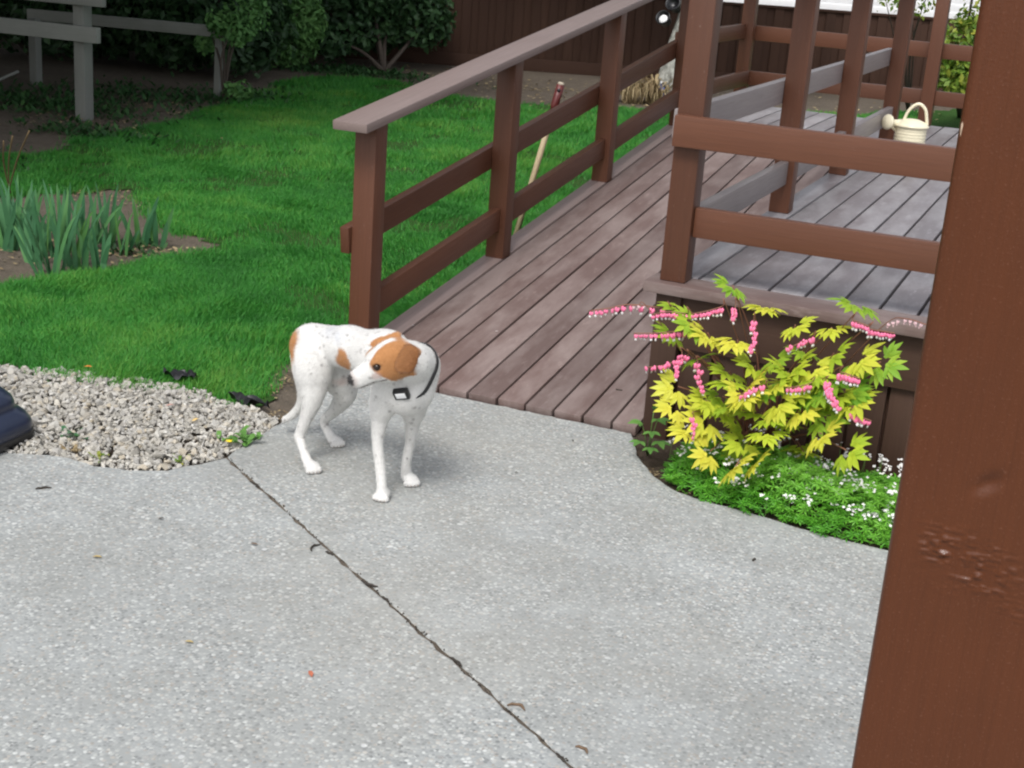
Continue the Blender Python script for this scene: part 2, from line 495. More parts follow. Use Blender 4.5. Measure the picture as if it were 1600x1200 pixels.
# ------------------------------------------------------------------ ramp
TR = 0.1293
def rz(y): return 0.022 + (y - 4.47) * TR
DZ = 0.545
RY0, RY1 = 4.462, 8.515
ramp = thing('ramp', (-1.95, 4.47, 0), 'sloping wooden ramp of brown boards rising beside the raised deck', 'ramp')
edges = [-2.565, -2.46, -2.338, -2.228, -2.113, -1.993, -1.875, -1.764, -1.654, -1.543, -1.433, -1.338]
dn = Vector((0, -TR, 1)).normalized()
for i in range(len(edges) - 1):
    a, b = edges[i] + 0.0045, edges[i + 1] - 0.0045
    xm = (a + b) / 2
    off = -0.019 + random.uniform(-0.0015, 0.0015) + (0.0035 if i == 0 else 0)
    y0 = RY0 + random.uniform(-0.003, 0.003)
    p0 = Vector((xm, y0, rz(y0))) + dn * off; p1 = Vector((xm, RY1, rz(RY1))) + dn * off
    o = beam('board', p0, p1, b - a, 0.038, M['cap'] if i == 0 else M['ramp_board'], ramp, 0.0045, dn)
    if i == 0: o['label'] = 'pale worn edge board that carries the ramp posts'
for x in (-2.53, -1.95, -1.37):
    beam('stringer', (x, 4.85, rz(4.85) - 0.105), (x, RY1, rz(RY1) - 0.105), 0.038, 0.12, M['skirt'], ramp, 0.003)

# ------------------------------------------------------------------ raised deck
deck = thing('deck', (-0.2, 4.5, 0), 'raised wooden deck with grey-brown boards and dark skirting behind the yellow plant', 'deck')
x = -1.338; xs = [x, -1.22]
while xs[-1] < 1.9: xs.append(xs[-1] + 0.1235)
for i in range(len(xs) - 1):
    a, b = xs[i] + 0.005, xs[i + 1] - 0.005
    z = DZ - 0.019 + random.uniform(-0.0015, 0.0015)
    beam('board', ((a + b) / 2, 4.613, z), ((a + b) / 2, 10.2 + random.uniform(-0.006, 0.006), z), b - a, 0.038, M['deck_board'], deck, 0.0045)
x = -1.338
while x > -2.5:
    a, b = x - 0.1235 + 0.005, x - 0.005
    z = DZ - 0.019 + random.uniform(-0.0015, 0.0015)
    beam('board', ((a + b) / 2, 8.53, z), ((a + b) / 2, 10.2, z), b - a, 0.038, M['deck_board'], deck, 0.0045)
    x -= 0.1235
beam('nosing', (-1.368, 4.532, DZ - 0.019), (1.95, 4.532, DZ - 0.019), 0.148, 0.038, M['ramp_board'], deck, 0.006)
beam('fascia', (-1.325, 4.523, 0.412), (1.95, 4.523, 0.412), 0.038, 0.188, M['skirt'], deck, 0.004)
beam('corner_board', (-1.283, 4.516, -0.02), (-1.283, 4.516, 0.503), 0.09, 0.052, M['skirt'], deck, 0.004, (0, 1, 0))
x = -1.232
while x < 1.9:
    w = 0.1185
    beam('skirting_board', (x + w / 2, 4.535 + random.uniform(-0.002, 0.002), -0.02), (x + w / 2, 4.535, 0.316), w - 0.011, 0.02, M['skirt'], deck, 0.003, (0, 1, 0))
    x += w
beam('backing', (-1.3, 4.56, 0.15), (1.95, 4.56, 0.15), 0.012, 0.30, M['fence'], deck, 0.0)
for yy in (4.60, 6.4, 8.2, 10.1):
    beam('joist', (-1.32 if yy < 8.5 else -2.5, yy, DZ - 0.12), (1.9, yy, DZ - 0.12), 0.038, 0.14, M['skirt'], deck, 0.003)
beam('rim_board', (-1.316, 4.58, 0.40), (-1.316, 8.5, 0.40), 0.03, 0.2, M['skirt'], deck, 0.003)
beam('rim_board', (-2.54, 8.55, 0.40), (-2.54, 10.19, 0.40), 0.03, 0.2, M['skirt'], deck, 0.003)
beam('rim_board', (-2.55, 10.17, 0.40), (1.9, 10.17, 0.40), 0.03, 0.2, M['skirt'], deck, 0.003)
for (px, py) in ((-2.5, 10.1), (-1.3, 10.1), (0.2, 10.1), (1.8, 10.1), (-2.5, 8.6), (1.8, 6.4)):
    beam('footing_post', (px, py, -0.03), (px, py, DZ - 0.19), 0.089, 0.089, M['skirt'], deck, 0.004, (0, 1, 0))

PW = 0.089
def post(parent, xc, yc, z0, z1, m=None):
    return beam('post', (xc, yc, z0), (xc, yc, z1), PW, PW, m or M['rail'], parent, 0.006, (0, 1, 0))

# ------------------------------------------------------------------ railings
rr = thing('ramp_railing', (-2.505, 4.6, 0), 'brown wooden handrail with flat cap along the lawn side of the ramp', 'railing')
PY = [4.595, 5.85, 7.205, 8.535]
for i, y in enumerate(PY):
    top = rz(y) + 0.888
    post(rr, -2.505, y, rz(y - PW / 2) + 0.003 if i else -0.02, top if i < 3 else DZ + 0.93)
def sl(parent, name, x, y0, y1, lo, hi, th, m, bev=0.006):
    zc = (lo + hi) / 2
    h = (hi - lo) * dn.z
    return beam(name, (x, y0, rz(y0) + zc), (x, y1, rz(y1) + zc), th, h, m, parent, bev, dn)
sl(rr, 'cap', -2.508, 4.435, 8.60, 0.892, 0.928, 0.142, M['cap'], 0.007)
sl(rr, 'rail', -2.5695, 4.535, 8.56, 0.405, 0.508, 0.038, M['rail'], 0.005)
for i in range(3):
    sl(rr, 'rail', -2.505, PY[i] + PW / 2, PY[i + 1] - PW / 2, 0.135, 0.238, 0.038, M['rail'], 0.005)
beam('cap', (-2.508, 8.605, DZ + 0.949), (-2.508, 10.3, DZ + 0.949), 0.142, 0.036, M['cap'], rr, 0.007)
beam('rail', (-2.5695, 8.565, 1.055), (-2.5695, 10.16, 1.055), 0.038, 0.10, M['rail'], rr)
beam('rail', (-2.505, 8.58, 0.735), (-2.505, 10.155, 0.735), 0.038, 0.10, M['rail'], rr)

RT = 1.56
fr = thing('deck_front_railing', (-1.28, 4.545, DZ), 'brown wooden front railing of the raised deck with corner post', 'railing')
post(fr, -1.281, 4.545, DZ + 0.001, RT); post(fr, 0.42, 4.545, DZ + 0.001, RT); post(fr, 1.85, 4.545, DZ + 0.001, RT)
beam('rail', (-1.322, 4.481, 1.055), (1.9, 4.481, 1.055), 0.0385, 0.103, M['rail'], fr, 0.006)
beam('rail', (-1.236, 4.545, 0.752), (0.375, 4.545, 0.752), 0.038, 0.101, M['rail'], fr, 0.006)
beam('rail', (0.465, 4.545, 0.752), (1.805, 4.545, 0.752), 0.038, 0.101, M['rail'], fr, 0.006)
beam('cap', (-1.352, 4.545, RT + 0.019), (1.9, 4.545, RT + 0.019), 0.142, 0.036, M['cap'], fr, 0.007)

sr = thing('deck_side_railing', (-1.28, 7.4, DZ), 'brown posts with grey rails between ramp and raised deck', 'railing')
SY = [4.545, 6.105, 7.42, 8.93]
for y in SY[1:]: post(sr, -1.283, y, DZ + 0.001, RT)
beam('rail', (-1.347, 4.60, 1.06), (-1.347, 8.98, 1.06), 0.038, 0.10, M['rail_grey'], sr, 0.006)
for i in range(3):
    beam('rail', (-1.283, SY[i] + PW / 2, 0.722), (-1.283, SY[i + 1] - PW / 2, 0.722), 0.038, 0.10, M['rail_grey'], sr, 0.006)
beam('cap', (-1.281, 4.62, RT + 0.0185), (-1.281, 9.0, RT + 0.0185), 0.142, 0.035, M['cap'], sr, 0.007)

br = thing('deck_back_railing', (-1.2, 10.2, DZ), 'far brown wooden railing across the back end of the deck', 'railing')
for xx in (-2.545, -1.228, 0.12, 1.5): post(br, xx, 10.2, DZ + 0.001, RT)
beam('rail', (-2.60, 10.264, 1.045), (1.9, 10.264, 1.045), 0.038, 0.103, M['rail'], br, 0.006)
bxs = [-2.545, -1.228, 0.12, 1.5]
for i in range(3): beam('rail', (bxs[i] + PW / 2, 10.2, 0.732), (bxs[i + 1] - PW / 2, 10.2, 0.732), 0.038, 0.10, M['rail'], br, 0.006)
beam('cap', (-2.43, 10.2, RT + 0.0185), (1.9, 10.2, RT + 0.0185), 0.142, 0.035, M['cap'], br, 0.007)

# ------------------------------------------------------------------ near porch post (close to the viewer)
def porch_post():
    t = NT('glossy_brown_paint'); v = t.coords('Object')
    gr = t.noise(t.coords('Object', (85, 85, 2.6)), 3, 5, 0.6, 0.8)
    pores = t.noise(v, 420, 2, 0.6)
    big = t.noise(v, 6, 4)
    c = t.mix(big, (0.100, 0.031, 0.0115), (0.072, 0.0225, 0.0085))
    c = t.mix(t.ramp(gr, [(0.42, 0), (0.66, 0.4)]), c, (0.066, 0.021, 0.008))
    c = t.mix(t.ramp(pores, [(0.6, 0), (0.72, 0.45)]), c, (0.15, 0.065, 0.04))
    nm = t.bump(gr, 0.3, 0.0015); nm = t.bump(pores, 0.35, 0.0007, nm)
    wet = t.n('Attribute', attribute_name='tint')
    ro = t.math('SUBTRACT', t.math('ADD', t.math('MULTIPLY', big, 0.2), 0.26), t.math('MULTIPLY', wet.outputs['Fac'], 0.2))
    m = t.set(c, ro, nm, Specular_IOR_Level=0.28)
    chip = plain('bare_wood_chip', (0.42, 0.31, 0.22), 0.8, 0.3, 120, 0.4)
    x0, x1, y0, y1, z0, z1 = -0.1075, 0.036, 1.10, 1.243, -0.02, 2.5
    nx, nz = 110, 900
    za, zb = 0.85, 1.75
    X = np.linspace(x0, x1, nx); Z = np.linspace(za, zb, nz)
    XX, ZZ = np.meshgrid(X, Z)
    D = np.zeros_like(XX)
    # rounded left arris
    e = np.clip((0.007 - (XX - x0)) / 0.007, 0, 1); D -= 0.007 * (1 - np.sqrt(np.clip(1 - e ** 2, 0, 1)))
    e = np.clip((0.007 - (x1 - XX)) / 0.007, 0, 1); D -= 0.007 * (1 - np.sqrt(np.clip(1 - e ** 2, 0, 1)))
    # wrinkled, blistered paint band: flat ripples
    cz = 1.192 - 0.25 * (XX + 0.05)
    band = np.exp(-((ZZ - cz) / 0.021) ** 2) * np.clip((XX + 0.092) / 0.025, 0, 1) * np.clip(0.75 + 0.7 * vnoise(XX * 30, ZZ * 45, 1, 17), 0.1, 1)
    rip = vnoise(XX * 110, ZZ * 230, 1, 3) * 0.6 + vnoise(XX * 200, ZZ * 420, 1, 5) * 0.4
    D += band * (0.0040 * np.clip(rip, -0.2, 1) + 0.0005)
    # knot dimple
    D -= 0.0035 * np.exp(-(((XX + 0.040) / 0.010) ** 2 + ((ZZ - 1.262 - 0.5 * (XX + 0.040)) / 0.0075) ** 2))
    D += vnoise(XX * 40, ZZ * 6, 1, 9) * 0.0005 + vnoise(XX * 120, ZZ * 10, 1, 11) * 0.0002
    V = np.stack([XX, y0 - D, ZZ], -1).reshape(-1, 3)
    idx = np.arange(nx * nz).reshape(nz, nx)
    F = np.stack([idx[:-1, :-1], idx[:-1, 1:], idx[1:, 1:], idx[1:, :-1]], -1).reshape(-1, 4)
    n0 = len(V)
    # the rest of the shaft: sides, back, and plain faces above and below the fine grid
    yb_ = y0 + 0.007
    ex = [(x0, yb_, z0), (x1, yb_, z0), (x1, y1, z0), (x0, y1, z0), (x0, yb_, z1), (x1, yb_, z1), (x1, y1, z1), (x0, y1, z1),
          (x0, y0 + 0.007, za), (x1, y0 + 0.007, za), (x0, y0 + 0.007, zb), (x1, y0 + 0.007, zb)]
    V = np.concatenate([V, np.array(ex)])
    E = lambda *k: [n0 + i for i in k]
    F2 = [E(0, 1, 9, 8), E(10, 11, 5, 4), E(1, 2, 6, 5), E(2, 3, 7, 6), E(3, 0, 4, 7), E(4, 5, 6, 7)]
    org = np.array([(x0 + x1) / 2, (y0 + y1) / 2, 0])
    p = thing('porch_post', org, 'thick glossy brown painted post close to the viewer with wrinkled paint', 'post')
    link('shaft', np_mesh('shaft', V - org, [F, np.array(F2)], [m], True, None, {'tint': np.concatenate([np.clip(band, 0, 1).ravel(), np.zeros(len(ex))])}), p, Matrix.Translation(org))
    # bare chips along the arris
    r = random.Random(5)
    for zc, h in ((1.575, 0.012), (1.530, 0.017), (1.479, 0.012), (1.337, 0.006), (1.321, 0.012), (1.278, 0.007), (1.266, 0.006)):
        bm = bmesh.new()
        bmesh.ops.create_icosphere(bm, subdivisions=1, radius=1)
        for vv in bm.verts: vv.co = Vector((vv.co.x * 0.0016, vv.co.y * 0.0015, vv.co.z * h * 0.5)) * r.uniform(0.8, 1.2)
        link('paint_chip', bm_mesh('paint_chip', bm, [chip], True), p, Matrix.Translation((x0 + 0.0022 + r.uniform(0, 0.003), y0 + 0.0026, zc)))
porch_post()

# ------------------------------------------------------------------ fence along the back
FA = Vector((-7.707, 15.84, 0)); FB = Vector((-1.545, 18.55, 0))
FA.z = FB.z = 0
fd = (FB - FA).normalized(); fn = Vector((-fd.y, fd.x, 0))
fence = thing('board_fence', tuple(FA), 'dark brown vertical board fence along the back of the garden', 'fence')
P0 = FA - fd * 6.5; FL = (FB - FA).length + 6.5 + 5.5
n = int(FL / 0.105)
zs = 0.955
bm_ = box_mesh(zs, 0.112, 0.019, 0.003, M['fence'])
for i in range(n):
    c = P0 + fd * (0.105 * i + 0.05) + fn * (0.0105 if i % 2 else -0.0105)
    x = Vector((0, 0, 1)); y = fd; z = x.cross(y)
    W = Matrix(((0, y.x, z.x, c.x), (0, y.y, z.y, c.y), (1, 0, 0, -0.02 + zs / 2 + random.uniform(-0.004, 0.004)), (0, 0, 0, 1)))
    link('fence_board', bm_, fence, W)
beam('fence_rail', P0 + fn * 0.045 + Vector((0, 0, 0.80)), P0 + fd * FL + fn * 0.035 + Vector((0, 0, 0.80)), 0.04, 0.09, M['fence'], fence, 0.004)
beam('fence_rail', P0 + fn * 0.035 + Vector((0, 0, 0.2)), P0 + fd * FL + fn * 0.035 + Vector((0, 0, 0.2)), 0.04, 0.09, M['fence'], fence, 0.004)
beam('fence_cap', P0 + Vector((0, 0, zs - 0.008)), P0 + fd * FL + Vector((0, 0, zs - 0.008)), 0.075, 0.03, M['fence'], fence, 0.004)
beam('kickboard', P0 - fn * 0.034 + Vector((0, 0, 0.05)), P0 + fd * FL - fn * 0.034 + Vector((0, 0, 0.05)), 0.02, 0.16, M['fence'], fence, 0.003)

# neighbour's white house beyond the fence
M['siding'] = plain('white_siding_paint', (0.78, 0.79, 0.80), 0.6, 0.05, 8)
M['roof'] = plain('grey_roof_shingle', (0.12, 0.115, 0.11), 0.9, 0.3, 20, 0.5)
HC = FA + fd * ((FB - FA).length + 1.0) + fn * 9.0
hs = thing('house', tuple(HC), 'white sided neighbouring house beyond the fence', 'house')
hl = 9.0
a, b = HC - fd * 5.2, HC + fd * (hl - 5.2)
beam('wall', a + fn * 2.5 + Vector((0, 0, 1.6)), b + fn * 2.5 + Vector((0, 0, 1.6)), 4.9, 3.25, M['siding'], hs, 0.0)
for i in range(22):
    z = 0.06 + 0.145 * i
    beam('siding_board', a + Vector((0, 0, z)), b + Vector((0, 0, z)), 0.022, 0.155, M['siding'], hs, 0.003, Vector((0, 0, 1)) - fn * 0.12)
rf = Acc()
e0, e1 = a - fd * 0.4, b + fd * 0.4
q = [e0 - fn * 0.4 + Vector((0, 0, 3.1)), e1 - fn * 0.4 + Vector((0, 0, 3.1)), e1 + fn * 2.5 + Vector((0, 0, 4.6)), e0 + fn * 2.5 + Vector((0, 0, 4.6)),
     e0 + fn * 5.4 + Vector((0, 0, 3.1)), e1 + fn * 5.4 + Vector((0, 0, 3.1))]
rf.add([tuple(p) for p in q], [(0, 1, 2, 3), (3, 2, 5, 4), (0, 4, 5, 1)], [(0, 3, 4), (1, 5, 2)])
link('roof', rf.mesh('roof', [M['roof']], False, tuple(HC)), hs, Matrix.Translation(HC))

# ------------------------------------------------------------------ lawn
lawn_poly = [(-3.895, 3.64, 0), (-3.399, 3.808, 0), (-3.132, 3.902, 0), (-2.85, 3.972, 0), (-2.748, 4.002, 0), (-2.575, 3.955, 0), (-2.673, 4.163, 0), (-2.818, 4.342, 0), (-2.873, 4.56, 0), (-2.894, 4.825, 0),
             (-2.60, 4.72), (-2.60, 10.35), (3, 10.4), (9, 14), (-1.496, 18.04, 0), (-2.261, 16.12, 0), (-2.587, 15.22, 0), (-3.507, 14.76, 0), (-4.417, 13.67, 0), (-5.179, 13.15, 0), (-6.084, 12.98, 0), (-6.907, 13.45, 0), (-7.559, 13.52, 0), (-7.912, 12.92, 0),
             (-7.496, 11.45, 0), (-7.064, 10.3, 0), (-6.869, 9.229, 0), (-6.711, 8.552, 0), (-6.791, 8.081, 0), (-6.515, 7.37, 0), (-6.681, 7.256, 0), (-7.06, 6.5, 0), (-5.246, 4.574, 0)]
iris_bed = [(-4.575, 4.439, 0), (-4.365, 4.67, 0), (-4.281, 4.858, 0), (-4.113, 5.091, 0), (-4.089, 5.44, 0), (-4.107, 5.858, 0), (-4.293, 6.048, 0), (-4.562, 6.098, 0), (-4.981, 6.499, 0), (-5.463, 6.835, 0), (-5.567, 6.502, 0), (-5.763, 6.195, 0), (-6.183, 6.042, 0)]
def lawn_mask(x, y):
    wx = x + 0.05 * vnoise(x, y, 5, 21) + 0.09 * vnoise(x, y, 1.7, 22); wy = y + 0.06 * vnoise(x, y, 5, 23) + 0.13 * vnoise(x, y, 1.3, 24)
    return in_poly(wx, wy, lawn_poly) & ~in_poly(wx, wy, iris_bed)
cs = 0.07
gx_ = np.arange(-13, 9, cs); gy_ = np.arange(3.4, 22, cs)
GX, GY = np.meshgrid(gx_, gy_)
keep = lawn_mask(GX + cs / 2, GY + cs / 2)
LZ = -0.013 + 0.003 * vnoise(GX, GY, 0.9, 31) + 0.002 * vnoise(GX, GY, 4, 32)
idx = np.arange(GX.size).reshape(GX.shape)
kf = keep[:-1, :-1]
F = np.stack([idx[:-1, :-1][kf], idx[:-1, 1:][kf], idx[1:, 1:][kf], idx[1:, :-1][kf]], -1)
used, inv = np.unique(F, return_inverse=True)
V = np.stack([GX.ravel()[used], GY.ravel()[used], LZ.ravel()[used]], -1)
t = NT('lawn_thatch'); vv = t.coords('Object')
c = t.mix(t.noise(vv, 40, 6, 0.7), (0.022, 0.060, 0.014), (0.045, 0.105, 0.022))
c = t.mix(t.ramp(t.noise(vv, 9, 5, 0.7), [(0.58, 0), (0.75, 0.6)]), c, (0.12, 0.10, 0.055))
lawn_soil = t.set(c, 0.95, t.bump(t.noise(vv, 60, 5), 0.7, 0.02), Specular_IOR_Level=0.1)
lw = link('lawn', np_mesh('lawn', V, inv.reshape(F.shape), [lawn_soil], True))
tag(lw, kind='structure')

def blades(n, y0, y1, hmin, hmax, w, seed, simple=False):
    r = np.random.default_rng(seed)
    xs, ys = [], []
    got = 0
    while got < n:
        y = r.uniform(y0, y1, n * 2); x = r.uniform(-13, 6, n * 2)
        jx = x + r.normal(0, 0.035, len(x)); jy = y + r.normal(0, 0.05, len(x))
        ok = (x > -1.08 * y) & (x < -0.16 * y + 0.6) & lawn_mask(jx, jy) & ~((x > -2.60) & (y < 10.3)) & ((y > 4.3) | (x < -2.5))
        # thin the turf in worn spots
        ok &= r.uniform(0, 1, len(x)) < np.clip(0.85 + 1.0 * vnoise(x, y, 2.2, 41) + 0.7 * vnoise(x, y, 7, 42), 0.08, 1)
        xs.append(x[ok]); ys.append(y[ok]); got += ok.sum()
    x = np.concatenate(xs)[:n]; y = np.concatenate(ys)[:n]
    clump = vnoise(x, y, 6, 43) * 0.5 + vnoise(x, y, 1.6, 44) * 0.5
    h = r.uniform(hmin, hmax, n) * (1 + 0.35 * clump)
    a = r.uniform(0, 2 * np.pi, n)
    lean = r.uniform(0.15, 0.95, n) * h
    la = r.uniform(0, 2 * np.pi, n) * 0.6 + vnoise(x, y, 3, 45) * 2.5
    z = np.full(n, -0.016)
    wv = w * r.uniform(0.7, 1.3, n)
    sx, sy = np.cos(a) * wv / 2, np.sin(a) * wv / 2
    lx, ly = np.cos(la) * lean, np.sin(la) * lean
    tint = np.clip(0.40 + 0.42 * clump + r.normal(0, 0.16, n) + 0.3 * (r.uniform(0, 1, n) > 0.965), 0, 1)
    tint = np.clip(tint + 0.16 * vnoise(x, y, 0.8, 46), 0, 1)
    b0 = np.stack([x - sx, y - sy, z], -1); b1 = np.stack([x + sx, y + sy, z], -1)
    tip = np.stack([x + lx, y + ly, z + h], -1)
    i = np.arange(n)
    if simple:
        V = np.stack([b0, b1, tip], 1).reshape(-1, 3)
        return V, None, np.stack([3 * i, 3 * i + 1, 3 * i + 2], -1), np.repeat(tint, 3)
    m0 = np.stack([x - sx * 0.8 + lx * 0.35, y - sy * 0.8 + ly * 0.35, z + h * 0.62], -1)
    m1 = np.stack([x + sx * 0.8 + lx * 0.35, y + sy * 0.8 + ly * 0.35, z + h * 0.62], -1)
    V = np.stack([b0, b1, m1, m0, tip], 1).reshape(-1, 3)
    return V, np.stack([5 * i, 5 * i + 1, 5 * i + 2, 5 * i + 3], -1), np.stack([5 * i + 3, 5 * i + 2, 5 * i + 4], -1), np.repeat(tint, 5)
ac = Acc()
for args in ((125000, 3.6, 5.6, 0.018, 0.040, 0.0034, 51), (115000, 5.4, 7.8, 0.020, 0.042, 0.0044, 52), (100000, 7.6, 10.6, 0.022, 0.045, 0.0070, 53, True), (80000, 10.4, 20, 0.025, 0.055, 0.011, 54, True)):
    ac.add(*blades(*args)[:1], *blades(*args)[1:3], 0, blades(*args)[3])
gr = link('grass', ac.mesh('grass', [M['grass']]))
tag(gr, 'short green grass covering the lawn', 'grass', kind='stuff')

# ================================================================== DOG
def build_dog():
    A = lambda *p: np.array(p, float)
    h = 0.0036
    lo = A(-2.34, 3.24, -0.012); hi = A(-1.60, 3.92, 0.56)
    nx, ny, nz = [int(math.ceil((hi[i] - lo[i]) / h)) for i in range(3)]
    ax = [lo[i] + h * np.arange(n) for i, n in enumerate((nx, ny, nz))]
    F = np.full((nx, ny, nz), 1.0, np.float32)

    def region(pts, pad):
        a = np.min(pts, 0) - pad; b = np.max(pts, 0) + pad
        s = []
        for i, n in enumerate((nx, ny, nz)):
            i0 = max(0, int((a[i] - lo[i]) / h)); i1 = min(n, int((b[i] - lo[i]) / h) + 2)
            s.append(slice(i0, i1))
        X, Y, Z = np.meshgrid(ax[0][s[0]], ax[1][s[1]], ax[2][s[2]], indexing='ij', sparse=True)
        return tuple(s), X.astype(np.float32), Y.astype(np.float32), Z.astype(np.float32)

    def union(s, d, k):
        f = F[s]
        hh = np.clip(0.5 + 0.5 * (f - d) / k, 0, 1)
        F[s] = f * (1 - hh) + d * hh - k * hh * (1 - hh)

    def cut(s, d, k):
        f = F[s]; d = -d
        hh = np.clip(0.5 - 0.5 * (f - d) / k, 0, 1)
        F[s] = f * (1 - hh) + d * hh + k * hh * (1 - hh)

    def cap(a, ra, b, rb, k=0.02, op=union):
        a = A(*a); b = A(*b)
        s, X, Y, Z = region([a, b], max(ra, rb) + k + 0.03)
        ba = b - a; L2 = float(ba @ ba) + 1e-9
        t = np.clip(((X - a[0]) * ba[0] + (Y - a[1]) * ba[1] + (Z - a[2]) * ba[2]) / L2, 0, 1)
        d = np.sqrt((X - a[0] - ba[0] * t) ** 2 + (Y - a[1] - ba[1] * t) ** 2 + (Z - a[2] - ba[2] * t) ** 2) - (ra + (rb - ra) * t)
        op(s, d, k)

    def chain(pts, k=0.02):
        # blend the limb into the body at its root only; along the limb keep an even taper
        P = catmull([p for p, _ in pts], 4); rr = [r for _, r in pts]
        for i in range(len(P) - 1):
            u0, u1 = i / 4, (i + 1) / 4
            ra = np.interp(u0, range(len(rr)), rr); rb = np.interp(u1, range(len(rr)), rr)
            cap(tuple(P[i]), ra, tuple(P[i + 1]), rb, k if i < 4 else 0.004)

    def ell(c, r, axes=None, k=0.02, op=union):
        c = A(*c); r = A(*r)
        s, X, Y, Z = region([c], float(max(r)) + k + 0.03)
        dx, dy, dz = X - c[0], Y - c[1], Z - c[2]
        if axes is None: axes = np.eye(3)
        q = [axes[i][0] * dx + axes[i][1] * dy + axes[i][2] * dz for i in range(3)]
        k0 = np.sqrt((q[0] / r[0]) ** 2 + (q[1] / r[1]) ** 2 + (q[2] / r[2]) ** 2)
        k1 = np.sqrt((q[0] / r[0] ** 2) ** 2 + (q[1] / r[1] ** 2) ** 2 + (q[2] / r[2] ** 2) ** 2) + 1e-6
        op(s, k0 * (k0 - 1) / k1, k)

    def tri(a, b, c, th, k=0.006):
        a, b, c = A(*a), A(*b), A(*c)
        s, X, Y, Z = region([a, b, c], th + k + 0.02)
        P = np.stack(np.broadcast_arrays(X, Y, Z), -1).astype(np.float32)
        ba, cb, ac_ = b - a, c - b, a - c
        pa, pb, pc = P - a, P - b, P - c
        nor = np.cross(ba, ac_)
        def dot(u, v): return (u * v).sum(-1)
        sg = np.sign(dot(np.cross(ba, nor), pa)) + np.sign(dot(np.cross(cb, nor), pb)) + np.sign(dot(np.cross(ac_, nor), pc))
        def seg(p, e):
            t = np.clip(dot(p, e) / (e @ e), 0, 1)[..., None]; q = e * t - p; return dot(q, q)
        de = np.minimum(np.minimum(seg(pa, ba), seg(pb, cb)), seg(pc, ac_))
        df = dot(pa, nor) ** 2 / (nor @ nor)
        union(s, np.sqrt(np.where(sg < 2, de, df)) - th, k)

    # trunk: from the hips on the left to a deep chest on the right, turned a little to the viewer
    hip = (-2.157, 3.66, 0.364); loin = (-2.023, 3.625, 0.393); rib = (-1.877, 3.575, 0.396); chest = (-1.761, 3.515, 0.36)
    cap(hip, 0.066, loin, 0.059, 0.03)
    cap(loin, 0.059, rib, 0.081, 0.03)
    cap(rib, 0.080, chest, 0.076, 0.03)
    ell((-1.756, 3.5, 0.335), (0.074, 0.066, 0.070), None, 0.03)          # brisket
    ell((-2.184, 3.655, 0.36), (0.058, 0.064, 0.066), None, 0.02)         # rump
    # neck bent round to the dog's right, skull and muzzle looking back along its flank
    cap((-1.742, 3.53, 0.409), 0.066, (-1.738, 3.47, 0.437), 0.056, 0.03)
    cap((-1.738, 3.47, 0.437), 0.056, (-1.747, 3.43, 0.453), 0.050, 0.025)
    sk = A(*(-1.764, 3.415, 0.459)); nose = A(*(-1.843, 3.345, 0.403))
    a_ = nose - sk; HL = np.linalg.norm(a_); a_ /= HL
    up_ = A(0.10, -0.16, 1.0); up_ -= a_ * (up_ @ a_); up_ /= np.linalg.norm(up_)
    sd = np.cross(a_, up_)          # + is the side away from / towards the viewer, fixed below
    if sd[1] > 0: sd = -sd          # +sd = towards the viewer (the dog's right side)
    AX = np.array([a_, up_, sd])
    def hp(f, u, s): return tuple(sk + a_ * f + up_ * u + sd * s)
    ell(hp(0.0, 0.004, 0), (0.061, 0.055, 0.053), AX, 0.02)
    ell(hp(0.030, 0.002, 0), (0.050, 0.046, 0.043), AX, 0.02)
    for s in (-1, 1):
        ell(hp(0.018, -0.022, 0.026 * s), (0.040, 0.030, 0.024), AX, 0.018)     # cheeks
        ell(hp(0.046, 0.032, 0.022 * s), (0.018, 0.010, 0.013), AX, 0.012)      # brow
    cap(hp(0.052, -0.008, 0), 0.0385, hp(HL - 0.006, -0.011, 0), 0.0250, 0.018)  # muzzle
    cap(hp(0.050, 0.006, 0), 0.029, hp(HL - 0.004, 0.002, 0), 0.0185, 0.014)   # bridge
    cap(hp(0.035, -0.032, 0), 0.021, hp(HL - 0.020, -0.026, 0), 0.0125, 0.010)  # lower jaw
    for s in (-1, 1):
        ell(hp(HL - 0.018, -0.014, 0.010 * s), (0.022, 0.013, 0.011), AX, 0.010)  # lips
        ell(hp(0.055, 0.020, 0.033 * s), (0.011, 0.008, 0.008), AX, 0.008, cut)   # eye socket
        # mouth line
        cap(hp(HL - 0.006, -0.0235, 0.016 * s), 0.0022, hp(0.050, -0.026, 0.0335 * s), 0.0022, 0.004, cut)
    ell(hp(HL + 0.010, 0.000, 0), (0.014, 0.0135, 0.0155), AX, 0.006)              # nose pad
    cap((-1.719, 3.352, 0.514), 0.0035, (-1.714, 3.338, 0.443), 0.0045, 0.006, cut)      # crease before the near ear
    # drop ears: near one hangs folded over the cheek, far one stands off the head
    en = A(-0.10, -0.93, 0.30); en /= np.linalg.norm(en)
    eu = A(0.25, 0.30, 1.0); eu -= en * (eu @ en); eu /= np.linalg.norm(eu)
    ex_ = np.cross(eu, en)
    EA = np.array([ex_, eu, en])
    ec = A(*(-1.677, 3.336, 0.492))
    ell(tuple(ec), (0.033, 0.038, 0.0075), EA, 0.003)
    ell(tuple(ec - eu * 0.020 - ex_ * 0.010), (0.024, 0.027, 0.0078), EA, 0.003)
    ell(tuple(ec - eu * 0.010 + ex_ * 0.010), (0.022, 0.030, 0.0070), EA, 0.003)
    cap(tuple(ec + eu * 0.030 - ex_ * 0.018 - en * 0.012), 0.010, tuple(ec + eu * 0.026 + ex_ * 0.012 - en * 0.014), 0.011, 0.016)
    f0 = hp(0.012, 0.047, -0.034); f1 = hp(-0.042, 0.036, -0.038)
